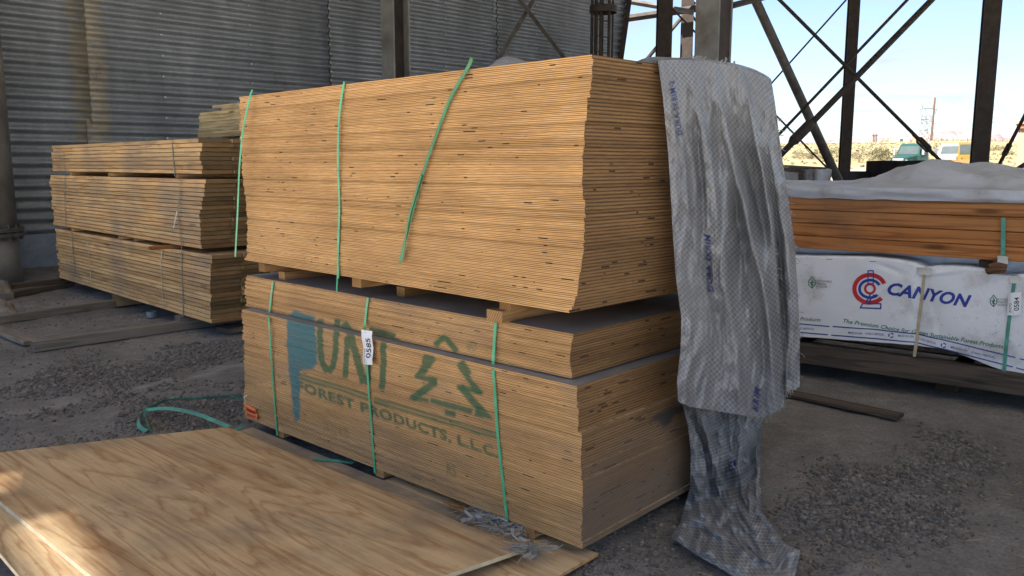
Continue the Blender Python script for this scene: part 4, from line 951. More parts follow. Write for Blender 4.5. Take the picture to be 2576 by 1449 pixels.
def subdiv(tri, mx):
    out = []; st = [np.asarray(t, float) for t in tri]
    while st:
        t = st.pop(); e = [np.linalg.norm(t[i]-t[(i+1) % 3]) for i in range(3)]; k = int(np.argmax(e))
        if e[k] > mx: m_ = (t[k]+t[(k+1) % 3])/2; a_, b_, c_ = t[k], t[(k+1) % 3], t[(k+2) % 3]; st += [np.array([a_, m_, c_]), np.array([m_, b_, c_])]
        else: out.append(t)
    return out
def print3(name, tris, m, off=.0016, mx=.03, par=None):
    b = MB()
    for t in tris:
        for q in subdiv([np.array([p3(*p) for p in t])], mx): b.add([P3(s, z, off) for s, z in q], [(0, 1, 2)])
    return b.build(name, MAT[m], parent=par or wb)
def txt3(s, b0, b1, top, shear=0., bold=0., sp=1.): return place(text_tris(s, shear, bold, sp), b0, b1, top)
def rect_out(pts, w): return np.concatenate([stroke([pts[i], pts[(i+1) % 4]], w) for i in range(4)])
E_ = (595, 766)
red = [arc(E_, 108, 98, 22, 318, 26, 40), arc(E_, 37, 36, 0, 360, 15, 26)]
blu = [arc(E_, 72, 62, 25, 318, 17, 34), rect_out([(584,655),(616,655),(616,735),(584,735)], 7), rect_out([(553,856),(662,858),(661,887),(537,882)], 8), stroke([(598,800),(572,850)], 9), stroke([(622,800),(600,832),(590,850)], 8)]
for r_ in red: print3('emblem_ring', r_, 'redink', .0020)
print3('emblem_ring', blu[0], 'blueink', .0026); print3('emblem_bar', blu[1], 'blueink', .0030); print3('emblem_base', blu[2], 'blueink', .0026); print3('emblem_stem', np.concatenate(blu[3:]), 'blueink', .0034)
print3('lettering', txt3('CANYON', (700,797), (1208,880), (712,722), .28, .035, 1.02), 'blueink')
print3('lettering', txt3('The Premium Choice for Green Sustainable Forest Products', (430,972), (1412,1130), (434,947), .25, .012), 'greenink')
print3('lettering', txt3('e Products', (140,958), (294,966), (142,936), .25, .012), 'greenink')
for a0, a1, s_ in (((462,1040),(549,1046),'MADE IN USA'), ((567,1046),(682,1053),'STAPLE VERTICAL'), ((768,1059),(862,1066),'MADE IN USA'), ((888,1080),(1000,1106),'STAPLE VERTICAL'), ((1089,1130),(1194,1152),'MADE IN USA'), ((1217,1161),(1363,1193),'STAPLE VERTICAL'), ((120,1014),(253,1020),'STAPLE VERTICAL')):
    print3('lettering', txt3(s_, a0, a1, (a0[0]+1, a0[1]-14), 0, .008), 'blueink')
for q in ([(120,977),(346,997)], [(368,997),(620,1014),(860,1042),(1050,1080),(1487,1186)], [(1515,1194),(1600,1215)], [(120,1029),(336,1048)], [(360,1050),(620,1070),(860,1094),(1050,1136),(1470,1245)], [(1492,1250),(1600,1280)]):
    print3('stripe', stroke(q, 7), 'blueink')
for cx, cy in ((725,1051), (1046,1113)):
    print3('recycling_mark', np.concatenate([arc((cx, cy), 17, 17, a, a+88, 7, 8) for a in (10, 130, 250)]), 'blueink')
for cx, cy, dx in ((242,728,0), (1352,842,0)):
    leaf = [(cx, cy-38), (cx+20, cy-12), (cx+20, cy+10), (cx, cy+34), (cx-20, cy+14), (cx-20, cy-10)]
    print3('leaf_mark', np.concatenate([stroke([leaf[i], leaf[(i+1) % 6]], 5) for i in range(6)]+[stroke([(cx-2,cy-22),(cx+10,cy),(cx-12,cy-2),(cx+8,cy+14),(cx-8,cy+12)], 5), stroke([(cx,cy-10),(cx+1,cy+36)], 5)]), 'greenink')
    for k, s_ in enumerate(('SUSTAINABLE', 'FORESTRY', 'INITIATIVE')):
        sl = .06; w_ = (96, 62, 68)[k]; y0 = cy-6+k*17; print3('lettering', txt3(s_, (cx+25, y0), (cx+25+w_, y0+w_*sl), (cx+25, y0-13), 0, .0), 'greyink')
for q in ((330,583,366,585), (592,598,632,600)): print3('staple', stroke([(q[0], q[1]), (q[2], q[3])], 3), 'ink', .003)
def p3strap(lab, pts, m, w, off, grp=None):
    b = MB(); P = [P3(*p3(*q), off) for q in pts]; b.ribbon(smooth_pts(P, 24), U3, w, .0016); o = b.build('strap', MAT[m], origin=P[0]); return tag(o, lab, 'strap', grp)
p3strap('dirty beige strap cutting into the white wrapped bundle between its blue letters', [(930,640),(922,700),(908,850),(893,950),(880,1080),(868,1182)], 'twine', .020, .006)
p3strap('dark green strap under the 0584 tag on the white wrapped bundle', [(1488,680),(1470,790),(1450,945),(1430,1130),(1417,1272)], 'strap_teal', .020, .006)
def protector(lab, q, off):
    b = MB(); P = [P3(*p3(*a), off) for a in q]; n = 6; Gd = np.array([[(P[0]*(1-j/5)+P[1]*j/5)*(1-i/5)+(P[3]*(1-j/5)+P[2]*j/5)*i/5 for j in range(6)] for i in range(6)])
    b.grid(Gd); b.grid(Gd-N3*.004, 0, True); b.box((P[0]+P[1])/2-N3*.02, (U3, V3, A3(0, 0, 1)), (np.linalg.norm(P[1]-P[0])/2, .03, .003))
    o = b.build('edge_protector', MAT['plastic']); return tag(o, lab, 'protector', 'strap corner protectors')
protector('white plastic corner protector under the beige strap', [(884,638),(972,642),(970,683),(886,679)], .010)
protector('white plastic corner protector above the 0584 tag', [(1452,688),(1520,692),(1516,736),(1450,730)], .010)
protector('white plastic corner protector under the short green timber strap', [(1383,566),(1447,570),(1446,612),(1381,606)], .03)
P = [P3(*p3(*a), .018) for a in ((1447,788),(1524,785),(1526,926),(1437,926))]; Gd = np.array([[(P[0]*(1-j/6)+P[1]*j/6)*(1-i/6)+(P[3]*(1-j/6)+P[2]*j/6)*i/6 + N3*.008*math.sin(j*.9) for j in range(7)] for i in range(7)])
b = MB(); b.grid(Gd, flip=True); b.grid(Gd-N3*.0008); t584 = b.build('lot_tag', MAT['tagw'], smooth=True); tag(t584, 'white auction tag numbered 0584 on the wrapped bundle', 'tag')
tag_text(t584, Gd, [('number', place(text_tris('0584', 0, .014), (.82,.80), (.82,.22), (.46,.80)), 'ink'), ('lettering', place(text_tris('AUCTO', 0, .01), (.30,.88), (.30,.46), (.12,.88)), 'ink'), ('lettering', place(text_tris('lot #', 0, 0), (.46,.95), (.46,.82), (.38,.95)), 'greyink')])
# square timbers on top
tm = board_mesh('square_timber', SB-SA, .086, .0855, 'cedar')
zr_ = [.920, 1.009, 1.099, 1.188]
tl = ['lowest square timber over the white wrapped bundle, facing the open floor', 'second square timber from below, with a small dark stamp', 'third square timber from below, under the split one', 'uppermost square timber, split at its end, beneath the dusty white cover']
for r in range(4):
    for k in range(4):
        c = Q3+U3*((SA+SB)/2+RS.uniform(-.01, .01))+V3*(.045+.089*k+RS.uniform(-.003, .003)); c[2] = zr_[r]+.044
        board_obj('square_timber', tm, c, U3, V3, tl[r] if k == 0 else 'square timber hidden in the pile behind the front timbers', 'timber', None if k == 0 else 'inner square timbers', .004)
for k in range(3):
    c = Q3+U3*(-1.2+k*1.55)+V3*.55; c[2] = .885; stick('wooden_sticker', ('dark sticker under the timbers at the tarp side', 'dark sticker under the middle of the square timbers', 'dark sticker under the timbers past the frame edge')[k], 'sticker', c, (V3, -U3, (0, 0, 1)), (1.0, .08, .06), 'dark_timber', 'stickers under the square timbers')
p3strap('short green strap over the ends of the square timbers', [(1415,330),(1414,450),(1412,604)], 'strap_teal', .024, .012)
b = MB()
for (x0, y0, x1, y1, r) in ((1330,625,1440,622,.020), (1310,655,1435,640,.022), (1345,612,1400,650,.014), (1318,668,1425,662,.013)):
    a0, a1 = P3(*p3(x0, y0), .03), P3(*p3(x1, y1), .02); b.tube([a0, a0*.6+a1*.4+A3(0, 0, .008), a1], [r*.7, r, r*.8], 7)
o = b.build('broken_sticker', plain('rotten_wood', (.12, .065, .038), .9, 0, .4, 14, .1, .5)); tag(o, 'rusty brown broken sticker crumbling below the green timber strap', 'sticker')
# cover
zh = [(q, at_pl(*zr(*q), Q3+V3*.45, N3)) for q in [(540,1392),(700,1385),(850,1368),(950,1330),(1050,1290),(1180,1248),(1280,1222),(1400,1212),(1500,1236),(1640,1244),(1760,1254),(1994,1288),(2200,1310)]]
hs = np.array([[(P-Q3) @ U3, P[2]] for q, P in zh])
def cover(c, t):
    s = SA+(SB-SA)*c
    base = 1.352 + .008*n3(s*3, 0, 1.); hmp = max(0., float(np.interp(s, hs[:, 0], hs[:, 1]))-base)
    if t < .22: f = t/.22; z = 1.274+.006*n3(s*6, 3., 0.)+(base-1.274)*f; return Q3+U3*s+A3(0, 0, z)+N3*(.010+.012*n3(s*4, f*2, 2.)+.008*math.sin(f*3.1))
    d = (t-.22)/.78*1.15
    w = ss(.04, .45, d)*(1-.75*ss(.5, 1.15, d))
    wq = .12*n3(s*2, d*2, 9.)
    cr = .034*(1-2.4*abs(n3((s+wq)*1.9+d*2.6, d*1.5-s*.8, 3.))) + .020*(1-2.4*abs(n3((s+wq)*4.2-d*4, d*3+s, 6.))) + .009*(1-2.2*abs(n3(s*10+d*7, d*9, 2.)))
    cr = max(0., cr)
    z = base+hmp*w*.86+cr*ss(0, .2, d)*(.25+.40*min(1, hmp*12)) - .01*ss(.8, 1.15, d)
    return Q3+U3*s+A3(0, 0, z)-N3*(d-.012)
o = surf('white_cover', cover, 300, 100, SB-SA, 1.3, 'cover'); tag(o, 'dusty white plastic cover humped over the square timbers', 'cover')
# bearers under the bundle
for lab, z0, h, dd, m in (('long dark bearer timber under the white wrapped bundle', .10, .145, -.01, 'dark_timber'),):
    c = Q3+U3*(SA+SB)/2+V3*(.05+dd); c[2] = z0+h/2; stick('bearer_timber', lab, 'timber', c, (U3, V3, (0, 0, 1)), (SB-SA-.2, .10, h), m, None)
c = Q3+U3*(SA+SB)/2+V3*.95; c[2] = .1725; stick('bearer_timber', 'rear bearer timber under the white wrapped bundle', 'timber', c, (U3, V3, (0, 0, 1)), (SB-SA-.2, .10, .145), 'dark_timber', None)
for k, (s, lab) in enumerate(((-1.05, 'splintered block under the bearer at the tarp side'), (.15, 'dark block under the middle of the long bearer'), (1.5, 'dark block under the bearer past the frame edge'))):
    c = Q3+U3*s+V3*(.48 if k == 0 else .75); c[2] = .05; stick('support_block', lab, 'block', c, (V3, -U3, (0, 0, 1)), (1.1, .22 if k == 0 else .12, .10), 'old_timber' if k == 0 else 'dark_timber', None)
pa, pb = at_z(1960, 995, 0), at_z(2254, 1058, 0)
ground_timber('flat grey plank on the dark ground behind the tarp', pa, pb, .12, .022, 'dark_timber', .0, 'scrap_plank')
# more packs farther out
def pack(name, lab, px0, px1, pyt, Y, dep, m, rot=-.25, zbot=0., grp=None, rough=.02):
    a, c = at_y(px0, pyt, Y), at_y(px1, pyt, Y); w = (c[0]-a[0]); zt = a[2]; n = 10; b = MB()
    ux_ = A3(math.cos(rot), math.sin(rot), 0); vx_ = A3(-ux_[1], ux_[0], 0); w = w/math.cos(rot); o0 = A3(a[0], a[1], 0)
    me = bpy.data.meshes.new(name); import bmesh
    bm = bmesh.new(); bmesh.ops.create_cube(bm, size=1.); bmesh.ops.subdivide_edges(bm, edges=bm.edges[:], cuts=9, use_grid_fill=True)
    for v in bm.verts:
        p = v.co.copy(); k = p.length; q = p
        # soften corners
        e = sorted([abs(p.x), abs(p.y), abs(p.z)]); rr = max(0, e[1]-.42)*.5
        q = p*(1-rr*.12)
        s = n3(q.x*3+px0, q.y*3, q.z*3)*rough*1.3 + abs(n3(q.x*9, q.y*9+px0, q.z*7))*rough*.6
        P = o0+ux_*(q.x+.5)*w+vx_*(q.y+.5)*dep+A3(0, 0, zbot+(q.z+.5)*(zt-zbot)); nrm = A3(*q)/max(q.length, .1); P = P+(ux_*nrm[0]+vx_*nrm[1]+A3(0, 0, nrm[2]*.6))*s; v.co = P
    bm.to_mesh(me); bm.free(); me.polygons.foreach_set('use_smooth', [True]*len(me.polygons)); me.materials.append(MAT[m])
    o = bpy.data.objects.new(name, me); COL.objects.link(o); return tag(o, lab, 'pack', grp)
X6 = lambda x, y: zr(x, y)
pack('tarped_stack', 'low black tarped stack standing before the yard, beside the slanting cover edge', X6(745,1310)[0], X6(1040,1310)[0], X6(745,1306)[1], 10.5, 1.2, 'black')
pack('tarped_stack', 'higher black tarped stack in front of the green truck', X6(1035,1225)[0], X6(1330,1225)[0], X6(1035,1222)[1], 9.6, 1.1, 'black', -.1)
pack('wrapped_pack', 'small grey wrapped pack next to the tarp edge', X6(150,1305)[0], X6(275,1305)[0], X6(200,1312)[1], 10.6, .9, 'grey_wrap', .0)
pack('timber_pack', 'dark brown timber pack between two grey wrapped packs', X6(200,1290)[0], X6(350,1290)[0], X6(300,1296)[1], 11.0, 1.0, 'dark_timber', .0, 0., None, .004)
pack('wrapped_pack', 'tall crinkled grey wrapped pack near the slanting pipe foot', X6(343,1292)[0], X6(432,1292)[0], X6(380,1290)[1], 10.9, 1.0, 'grey_wrap', .0, 0., None, .03)
pack('wrapped_pack', 'shiny striped grey wrapped pack at the slanting pipe foot', X6(432,1292)[0], X6(522,1292)[0], X6(470,1293)[1], 10.8, 1.0, 'cover', .0, 0., None, .05)
for k, (x0, x1, y0, y1, lab) in enumerate(((150,490,1256,1275,'upper dark plank lying across the wrapped packs'), (170,470,1284,1292,'lower dark plank lying across the wrapped packs'))):
    a, c = at_y(*X6(x0, y0), 11.1), at_y(*X6(x1, y1), 11.1); d = (c-a)/np.linalg.norm(c-a); stick('dark_plank', lab, 'plank', (a+c)/2+A3(0, .25, -.02), (d, np.cross(A3(0, 0, 1), d), np.cross(d, np.cross(A3(0, 0, 1), d))), (np.linalg.norm(c-a), .5, .05), 'dark_timber', None)

# ------------------------------------------------------------------ green strap loops, shreds and splinters on the ground
def gstrap(lab, pts, w, m, flat=True, n=60):
    P = smooth_pts([np.r_[at_z(*zt(*p[:2]), p[2])] for p in pts], n)
    wd = np.array([np.interp(np.linspace(0, 1, n), np.linspace(0, 1, len(pts)), [p[3] for p in pts])])[0]
    W = []
    for i in range(n):
        d = P[min(i+1, n-1)]-P[max(i-1, 0)]; d /= np.linalg.norm(d)+1e-9; h = np.cross(A3(0, 0, 1), d); h /= np.linalg.norm(h)+1e-9
        W.append(h*math.cos(wd[i])+A3(0, 0, 1)*math.sin(wd[i]))
    b = MB(); b.ribbon(P, np.array(W), w, .0015); o = b.build('loose_strap', MAT[m], origin=P[0]); return tag(o, lab, 'strap')
gstrap('long teal green strap looping over the gravel beside the loose sheet', [(1840,135,.05,.9),(1700,105,.05,.9),(1550,60,.05,.9),(1300,78,.04,.8),(1000,100,.04,.8),(700,112,.03,.8),(500,122,.03,.7),(420,160,.02,1.2),(250,240,.02,1.4),(110,320,.02,1.4),(20,450,.015,1.2),(15,540,.012,.7),(70,610,.01,.5),(165,655,.01,.4)], .024, 'strap_teal')
gstrap('teal green strap arching from the gravel to the loose sheet corner', [(235,662,.012,.8),(190,560,.02,1.),(120,350,.03,1.2),(150,300,.03,.8),(300,278,.035,.7),(530,268,.05,.6),(800,312,.06,.6),(1000,362,.06,.6),(1200,435,.055,.6),(1400,520,.05,.6),(1560,588,.045,.6)], .024, 'strap_teal')
gstrap('short green strap piece in the dark gap at the sheet corner', [(1650,632,.03,.4),(1720,605,.03,.4),(1780,585,.03,.4)], .022, 'strap_teal', n=12)
P = [at_z(*z6(570,398), .026), at_z(*z6(700,408), .026), at_z(*z6(850,424), .026)]; b = MB(); b.ribbon(smooth_pts(P, 10), A3(.68, .73, 0), .03, .0015); o = b.build('loose_strap', MAT['strap_teal'], origin=P[0]); tag(o, 'flat green strap piece lying on the grey dusty sheet', 'strap')
def shreds(lab, c, rx, ry, n, seed):
    R_ = np.random.RandomState(seed); b = MB()
    for k in range(n):
        p = c+u0*R_.normal(0, rx)+v0*R_.normal(0, ry)+A3(0, 0, abs(R_.normal(0, .012))+.004); pts = [p]; a = R_.uniform(0, 6.3)
        for q in range(5): a += R_.uniform(-.9, .9); pts.append(pts[-1]+A3(math.cos(a), math.sin(a), 0)*R_.uniform(.008, .022)+A3(0, 0, R_.uniform(-.007, .008)))
        pts = [A3(x, y, max(z, c[2]+.002)) for x, y, z in pts]
        if R_.rand() < .3: b.ribbon(smooth_pts(pts, 8), A3(R_.normal(), R_.normal(), R_.normal()), R_.uniform(.005, .016), .0008)
        else: b.tube(smooth_pts(pts, 8), R_.uniform(.0008, .0016), 4)
    o = b.build('plastic_shreds', MAT['poly']); return tag(o, lab, 'plastic scrap')
shreds('heap of shredded clear plastic at the stack foot under the last green strap', at_z(*z6(1790,835), .035), .085, .028, 240, 4)
shreds('small tuft of shredded plastic on the loose sheet corner', at_z(*z6(2035,1030), .05), .026, .018, 70, 9)
b = MB(); R_ = np.random.RandomState(3)
for k in range(34):
    p = at_z(*z6(R_.uniform(1480, 1655), R_.uniform(675, 765)), .03); d = u0*R_.uniform(.7, 1)+v0*R_.normal(0, .15); b.box(p+A3(0, 0, R_.uniform(0, .015)), (d/np.linalg.norm(d), v0, A3(0, 0, 1)), (R_.uniform(.015, .05), R_.uniform(.001, .006), .0012))
o = b.build('splintered_wood', MAT['sticker_wood']); tag(o, 'splintered veneer strips at the end of the grey dusty sheet', 'splinters')

# ------------------------------------------------------------------ ground, gravel, roof
def terr(x, y):
    t = np.clip((y-70)/222., 0, 1.25); z = 8.9*t*(1.15-.15*t)*(t < 1)+8.9*(t >= 1)*(1-(t-1)*.4)
    return z
def geo(a, b, n): return np.geomspace(a, b, n)
gx = np.r_[-geo(9, 9000, 46)[::-1][:-1], np.arange(-9, 9.01, .06), geo(9, 9000, 46)[1:]]
gy = np.r_[-geo(3, 40, 12)[::-1][:-1]+0., np.arange(-3, 1.5, .3), np.arange(1.5, 14, .05), geo(14, 400, 90), geo(430, 9000, 20)]
gy = np.unique(np.round(gy, 4)); GX, GY = np.meshgrid(gx, gy)
def cheap(x, y, f, s): return np.sin(x*f+s)*np.cos(y*f*1.13+s*2.1)+.6*np.sin(x*f*1.9-y*f*1.3+s*3)+.4*np.cos(x*f*3.1+y*f*2.7+s)
near = np.clip(1-(np.hypot(GX, GY-6)-14)/10, 0, 1)
h = (.006*cheap(GX, GY, 1.1, .3)+.005*cheap(GX, GY, 3.1, 1.7)+.004*cheap(GX, GY, 8.3, 2.2)+.003*cheap(GX, GY, 19., 4.)) - .012
h += .12*np.clip(cheap(GX, GY, .05, 2.), -1, 2)*np.clip((GY-40)/60, 0, 1) + .5*cheap(GX, GY, .02, 1.)*np.clip((GY-90)/100, 0, 1)*(GY < 330)
# ridge of dirt along the wall foot
wd_ = (GX-W0[0])*WN[0]+(GY-W0[1])*WN[1]
h += .10*np.exp(-((wd_-.15)/.5)**2)*(GY < 30)*(np.abs(GX) < 14)
GZ = np.where(GY < 30, h, h+terr(GX, GY))
go = bpy.data.objects.new('ground', grid_mesh('ground', np.stack([GX, GY, GZ], -1))); COL.objects.link(go); tag(go, kind='structure')
def ground_mat():
    m, nt, b = newmat('ground_dirt', .95, 0, .1); P = pos(nt)
    n1 = nz(nt, P, .9, 6, .6); n2 = nz(nt, P, 7, 7, .7); n3_ = nz(nt, P, 60, 4, .7); n4 = nz(nt, P, 26, 5, .75)
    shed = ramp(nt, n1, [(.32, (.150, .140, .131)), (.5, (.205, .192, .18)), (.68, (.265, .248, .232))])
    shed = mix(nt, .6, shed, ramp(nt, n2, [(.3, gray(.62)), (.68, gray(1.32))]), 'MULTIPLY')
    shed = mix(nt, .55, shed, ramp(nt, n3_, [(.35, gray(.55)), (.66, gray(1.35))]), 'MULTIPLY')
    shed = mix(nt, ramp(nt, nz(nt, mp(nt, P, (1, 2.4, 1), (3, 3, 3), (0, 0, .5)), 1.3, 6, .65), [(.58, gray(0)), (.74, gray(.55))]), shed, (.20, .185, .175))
    sp = nd(nt, 'SeparateXYZ', {0: P}); Y = sp.outputs[1]; X = sp.outputs[0]
    qa, qb = at_z(-40, 1052, 0), at_z(470, 948, 0); qd = (qb-qa)/np.linalg.norm(qb-qa)      # pale dust track
    ld = M(nt, 'ABSOLUTE', M(nt, 'ADD', M(nt, 'ADD', M(nt, 'MULTIPLY', X, -qd[1]), M(nt, 'MULTIPLY', Y, qd[0])), M(nt, 'ADD', qa[0]*qd[1]-qa[1]*qd[0], M(nt, 'MULTIPLY', M(nt, 'SUBTRACT', n1, .5), .5))))
    shed = mix(nt, M(nt, 'MULTIPLY', ramp(nt, ld, [(.03, gray(.8)), (.16, gray(0))]), ramp(nt, n2, [(.35, gray(.2)), (.6, gray(1))])), shed, (.30, .275, .26))
    yard = ramp(nt, nz(nt, P, .12, 6, .6), [(.35, (.175, .145, .115)), (.65, (.225, .19, .15))])
    gn_ = nz(nt, mp(nt, P, (1, 1.8, 1)), .09, 8, .68); gf = nz(nt, P, 1.1, 6, .75)
    grass = ramp(nt, gn_, [(.34, (.13, .108, .055)), (.5, (.205, .17, .092)), (.66, (.245, .205, .125))])
    grass = mix(nt, .4, grass, ramp(nt, gf, [(.34, gray(.55)), (.6, gray(1.15))]), 'MULTIPLY')
    gy_ = M(nt, 'ADD', Y, M(nt, 'MULTIPLY', M(nt, 'SUBTRACT', gn_, .5), 60.))
    out = mix(nt, ramp(nt, M(nt, 'DIVIDE', gy_, 200.), [(.46, gray(0)), (.50, gray(1))]), yard, grass)
    f = M(nt, 'ADD', Y, M(nt, 'MULTIPLY', X, .9))
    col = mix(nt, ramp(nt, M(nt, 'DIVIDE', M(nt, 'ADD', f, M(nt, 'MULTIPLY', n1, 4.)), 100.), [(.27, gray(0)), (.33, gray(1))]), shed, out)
    # unseen ground outside the open sides, paled to bounce sun into the shed
    bounce_ground = ramp(nt, n2, [(.3, (.44, .39, .32)), (.7, (.54, .49, .42))])
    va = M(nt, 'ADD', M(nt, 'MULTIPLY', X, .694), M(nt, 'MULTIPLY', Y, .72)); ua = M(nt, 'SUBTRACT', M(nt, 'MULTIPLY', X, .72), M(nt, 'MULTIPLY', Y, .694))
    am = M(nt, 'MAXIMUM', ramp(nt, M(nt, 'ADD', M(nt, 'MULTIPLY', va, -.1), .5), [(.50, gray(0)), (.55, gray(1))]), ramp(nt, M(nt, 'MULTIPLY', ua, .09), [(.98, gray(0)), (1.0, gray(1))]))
    col = mix(nt, am, col, bounce_ground)
    setc(nt, b, col); bump(nt, b, M(nt, 'ADD', M(nt, 'MULTIPLY', n2, 1.), M(nt, 'ADD', M(nt, 'MULTIPLY', n4, .6), M(nt, 'MULTIPLY', n3_, .35))), .75, .03)
    MAT['ground'] = m
ground_mat(); go.data.materials.append(MAT['ground'])
# gravel: loose stones, far too many to count
t5 = (1+5**.5)/2; IV = np.array([(-1,t5,0),(1,t5,0),(-1,-t5,0),(1,-t5,0),(0,-1,t5),(0,1,t5),(0,-1,-t5),(0,1,-t5),(t5,0,-1),(t5,0,1),(-t5,0,-1),(-t5,0,1)])/1.902
IF = np.array([(0,11,5),(0,5,1),(0,1,7),(0,7,10),(0,10,11),(1,5,9),(5,11,4),(11,10,2),(10,7,6),(7,1,8),(3,9,4),(3,4,2),(3,2,6),(3,6,8),(3,8,9),(4,9,5),(2,4,11),(6,2,10),(8,6,7),(9,8,1)])
pts = []
def zg_near(x, y): return .006*cheap(x, y, 1.1, .3)+.005*cheap(x, y, 3.1, 1.7)+.004*cheap(x, y, 8.3, 2.2)+.003*cheap(x, y, 19., 4.)-.012
def scatter(n, poly_px, r0, r1, dens):
    q = np.array([at_z(x, y, 0)[:2] for x, y in poly_px]); lo, hi = q.min(0), q.max(0); k = 0; tries = 0
    while k < n and tries < n*40:
        tries += 1; x, y = RS.uniform(lo[0], hi[0]), RS.uniform(lo[1], hi[1]); ins = False
        for i in range(len(q)):
            a, c = q[i], q[(i+1) % len(q)]
            if (a[1] > y) != (c[1] > y) and x < (c[0]-a[0])*(y-a[1])/(c[1]-a[1])+a[0]: ins = not ins
        if not ins: continue
        if dens and mnoise.noise(Vector((x*1.3, y*1.3, dens)))+.5*mnoise.noise(Vector((x*4, y*4, dens))) < RS.uniform(-.1, .35): continue
        r = r0*.8+(r1*.8-r0*.8)*RS.rand()**3; x += RS.normal(0, .06); y += RS.normal(0, .06); pts.append((x, y, r)); k += 1
scatter(5200, [(-80,1000),(180,905),(420,870),(620,842),(622,960),(420,990),(200,1030),(-80,1075)], .006, .024, 2.)
scatter(1900, [(330,1000),(620,985),(622,1055),(560,1068),(300,1085)], .005, .020, 0)
scatter(1500, [(-80,1060),(620,980),(620,1060),(0,1140)], .004, .014, 5.)
scatter(1400, [(-60,700),(600,790),(610,850),(-60,960)], .004, .018, 7.)
scatter(4200, [(1960,1260),(2150,1120),(2420,1080),(2520,1180),(2380,1330),(2150,1475),(1960,1475)], .004, .019, 3.)
scatter(2600, [(1980,1250),(2250,1160),(2480,1110),(2450,1230),(2250,1350),(2120,1475),(1990,1475)], .004, .017, 0)
scatter(1500, [(1800,1250),(2640,1000),(2640,1475),(1500,1475)], .003, .010, 4.)
scatter(700, [(1480,1400),(1730,1250),(1760,1300),(1690,1475),(1400,1475)], .004, .016, 0)
pts = np.array(pts); n = len(pts)
sc = np.stack([RS.uniform(.7, 1.3, n), RS.uniform(.6, 1.2, n), RS.uniform(.4, .85, n)], -1)
V = IV[None]*(1+RS.uniform(-.22, .22, (n, 12, 1)))*sc[:, None]*pts[:, 2][:, None, None]
an = RS.uniform(0, 6.28, n); ca, sa = np.cos(an)[:, None], np.sin(an)[:, None]
V = np.stack([V[..., 0]*ca-V[..., 1]*sa+pts[:, :1], V[..., 0]*sa+V[..., 1]*ca+pts[:, 1:2], V[..., 2]+zg_near(pts[:, 0], pts[:, 1])[:, None]+pts[:, 2:]*.25], -1)
F = (IF[None]+(np.arange(n)*12)[:, None, None]).reshape(-1, 3)
me = bpy.data.meshes.new('gravel'); me.vertices.add(n*12); me.vertices.foreach_set('co', V.reshape(-1).astype(np.float32)); me.loops.add(F.size); me.loops.foreach_set('vertex_index', F.reshape(-1).astype(np.int32))
me.polygons.add(len(F)); me.polygons.foreach_set('loop_start', np.arange(0, F.size, 3, dtype=np.int32)); at = me.attributes.new('tone', 'FLOAT', 'POINT'); at.data.foreach_set('value', np.repeat(RS.rand(n), 12).astype(np.float32)); me.update(); me.validate()
o = bpy.data.objects.new('gravel', me); COL.objects.link(o); tag(o, kind='stuff')
m, nt, b_ = newmat('gravel_stone', .9, 0, .15); a_ = nd(nt, 'Attribute', None, attribute_name='tone').outputs['Fac']
setc(nt, b_, mix(nt, .6, ramp(nt, a_, [(0, (.10, .092, .085)), (.5, (.155, .141, .128)), (.85, (.20, .18, .16)), (1, (.27, .235, .20))]), ramp(nt, nz(nt, pos(nt), 70, 4), [(.3, gray(.6)), (.7, gray(1.3))]), 'MULTIPLY')); me.materials.append(m)
b = MB(); R_ = np.random.RandomState(21)
for k in range(110):
    q = R_.uniform(0, 1); px, py = (R_.uniform(0, 620), R_.uniform(830, 1080)) if q < .4 else (R_.uniform(1650, 2576), R_.uniform(1060, 1449)) if q < .85 else (R_.uniform(1990, 2500), R_.uniform(960, 1100))
    p = at_z(px, py, 0); p[2] = zg_near(p[0], p[1])+.004; a = R_.uniform(0, 3.14); l = R_.uniform(.008, .04); b.box(p, (A3(math.cos(a), math.sin(a), R_.normal(0, .08)), A3(-math.sin(a), math.cos(a), 0), A3(0, 0, 1)), (l, R_.uniform(.0012, .004), .0012))
o = b.build('litter', plain('dry_splinters', (.27, .22, .15), .9, 0, .4, 9)); tag(o, kind='stuff')
# roof sheet over the shed; slits are added to let in a weak sun patch
SUN_EL = math.radians(58); SUN_AZ = A3(-.60, -.80, 0)/1.0
SD = A3(SUN_AZ[0]*math.cos(SUN_EL), SUN_AZ[1]*math.cos(SUN_EL), math.sin(SUN_EL))
Uh, Vh = A3(.72, -.694, 0), A3(.694, .72, 0)
zb5 = zo(0, 950, 2.579)
def on_g1(x, y): return at_pl(x, y, fr, gn)
def up_roof(P): return P+SD*((RZ-P[2])/SD[2])
def uvr(P): return (P @ Uh, P @ Vh)
def slits(q, n, fr_):
    q = [up_roof(on_g1(*zb5(*p))) for p in q]; out = []
    for k in range(n):
        f0, f1 = (k+.2)/n, (k+.2+fr_)/n; out.append([q[0]+(q[1]-q[0])*f0, q[0]+(q[1]-q[0])*f1, q[3]+(q[2]-q[3])*f1, q[3]+(q[2]-q[3])*f0])
    return out
holes = slits([(80,1090), (440,1010), (900,1640), (330,1640)], 5, .34) + slits([(-70,770), (110,745), (60,880), (-60,900)], 2, .34)   # invented slits, narrow to dim the sun patch
from mathutils.geometry import tessellate_polygon
ROOF_U0, ROOF_U1, ROOF_V0, ROOF_V1 = -13.2, 11.5, -4.6, 21.5
outer = [Uh*a+Vh*c+A3(0, 0, RZ) for a, c in ((ROOF_U0, ROOF_V0), (ROOF_U1, ROOF_V0), (ROOF_U1, ROOF_V1), (ROOF_U0, ROOF_V1))]
loops = [outer]+holes; allv = [p for l in loops for p in l]; tris = tessellate_polygon([[Vector(p) for p in l] for l in loops])
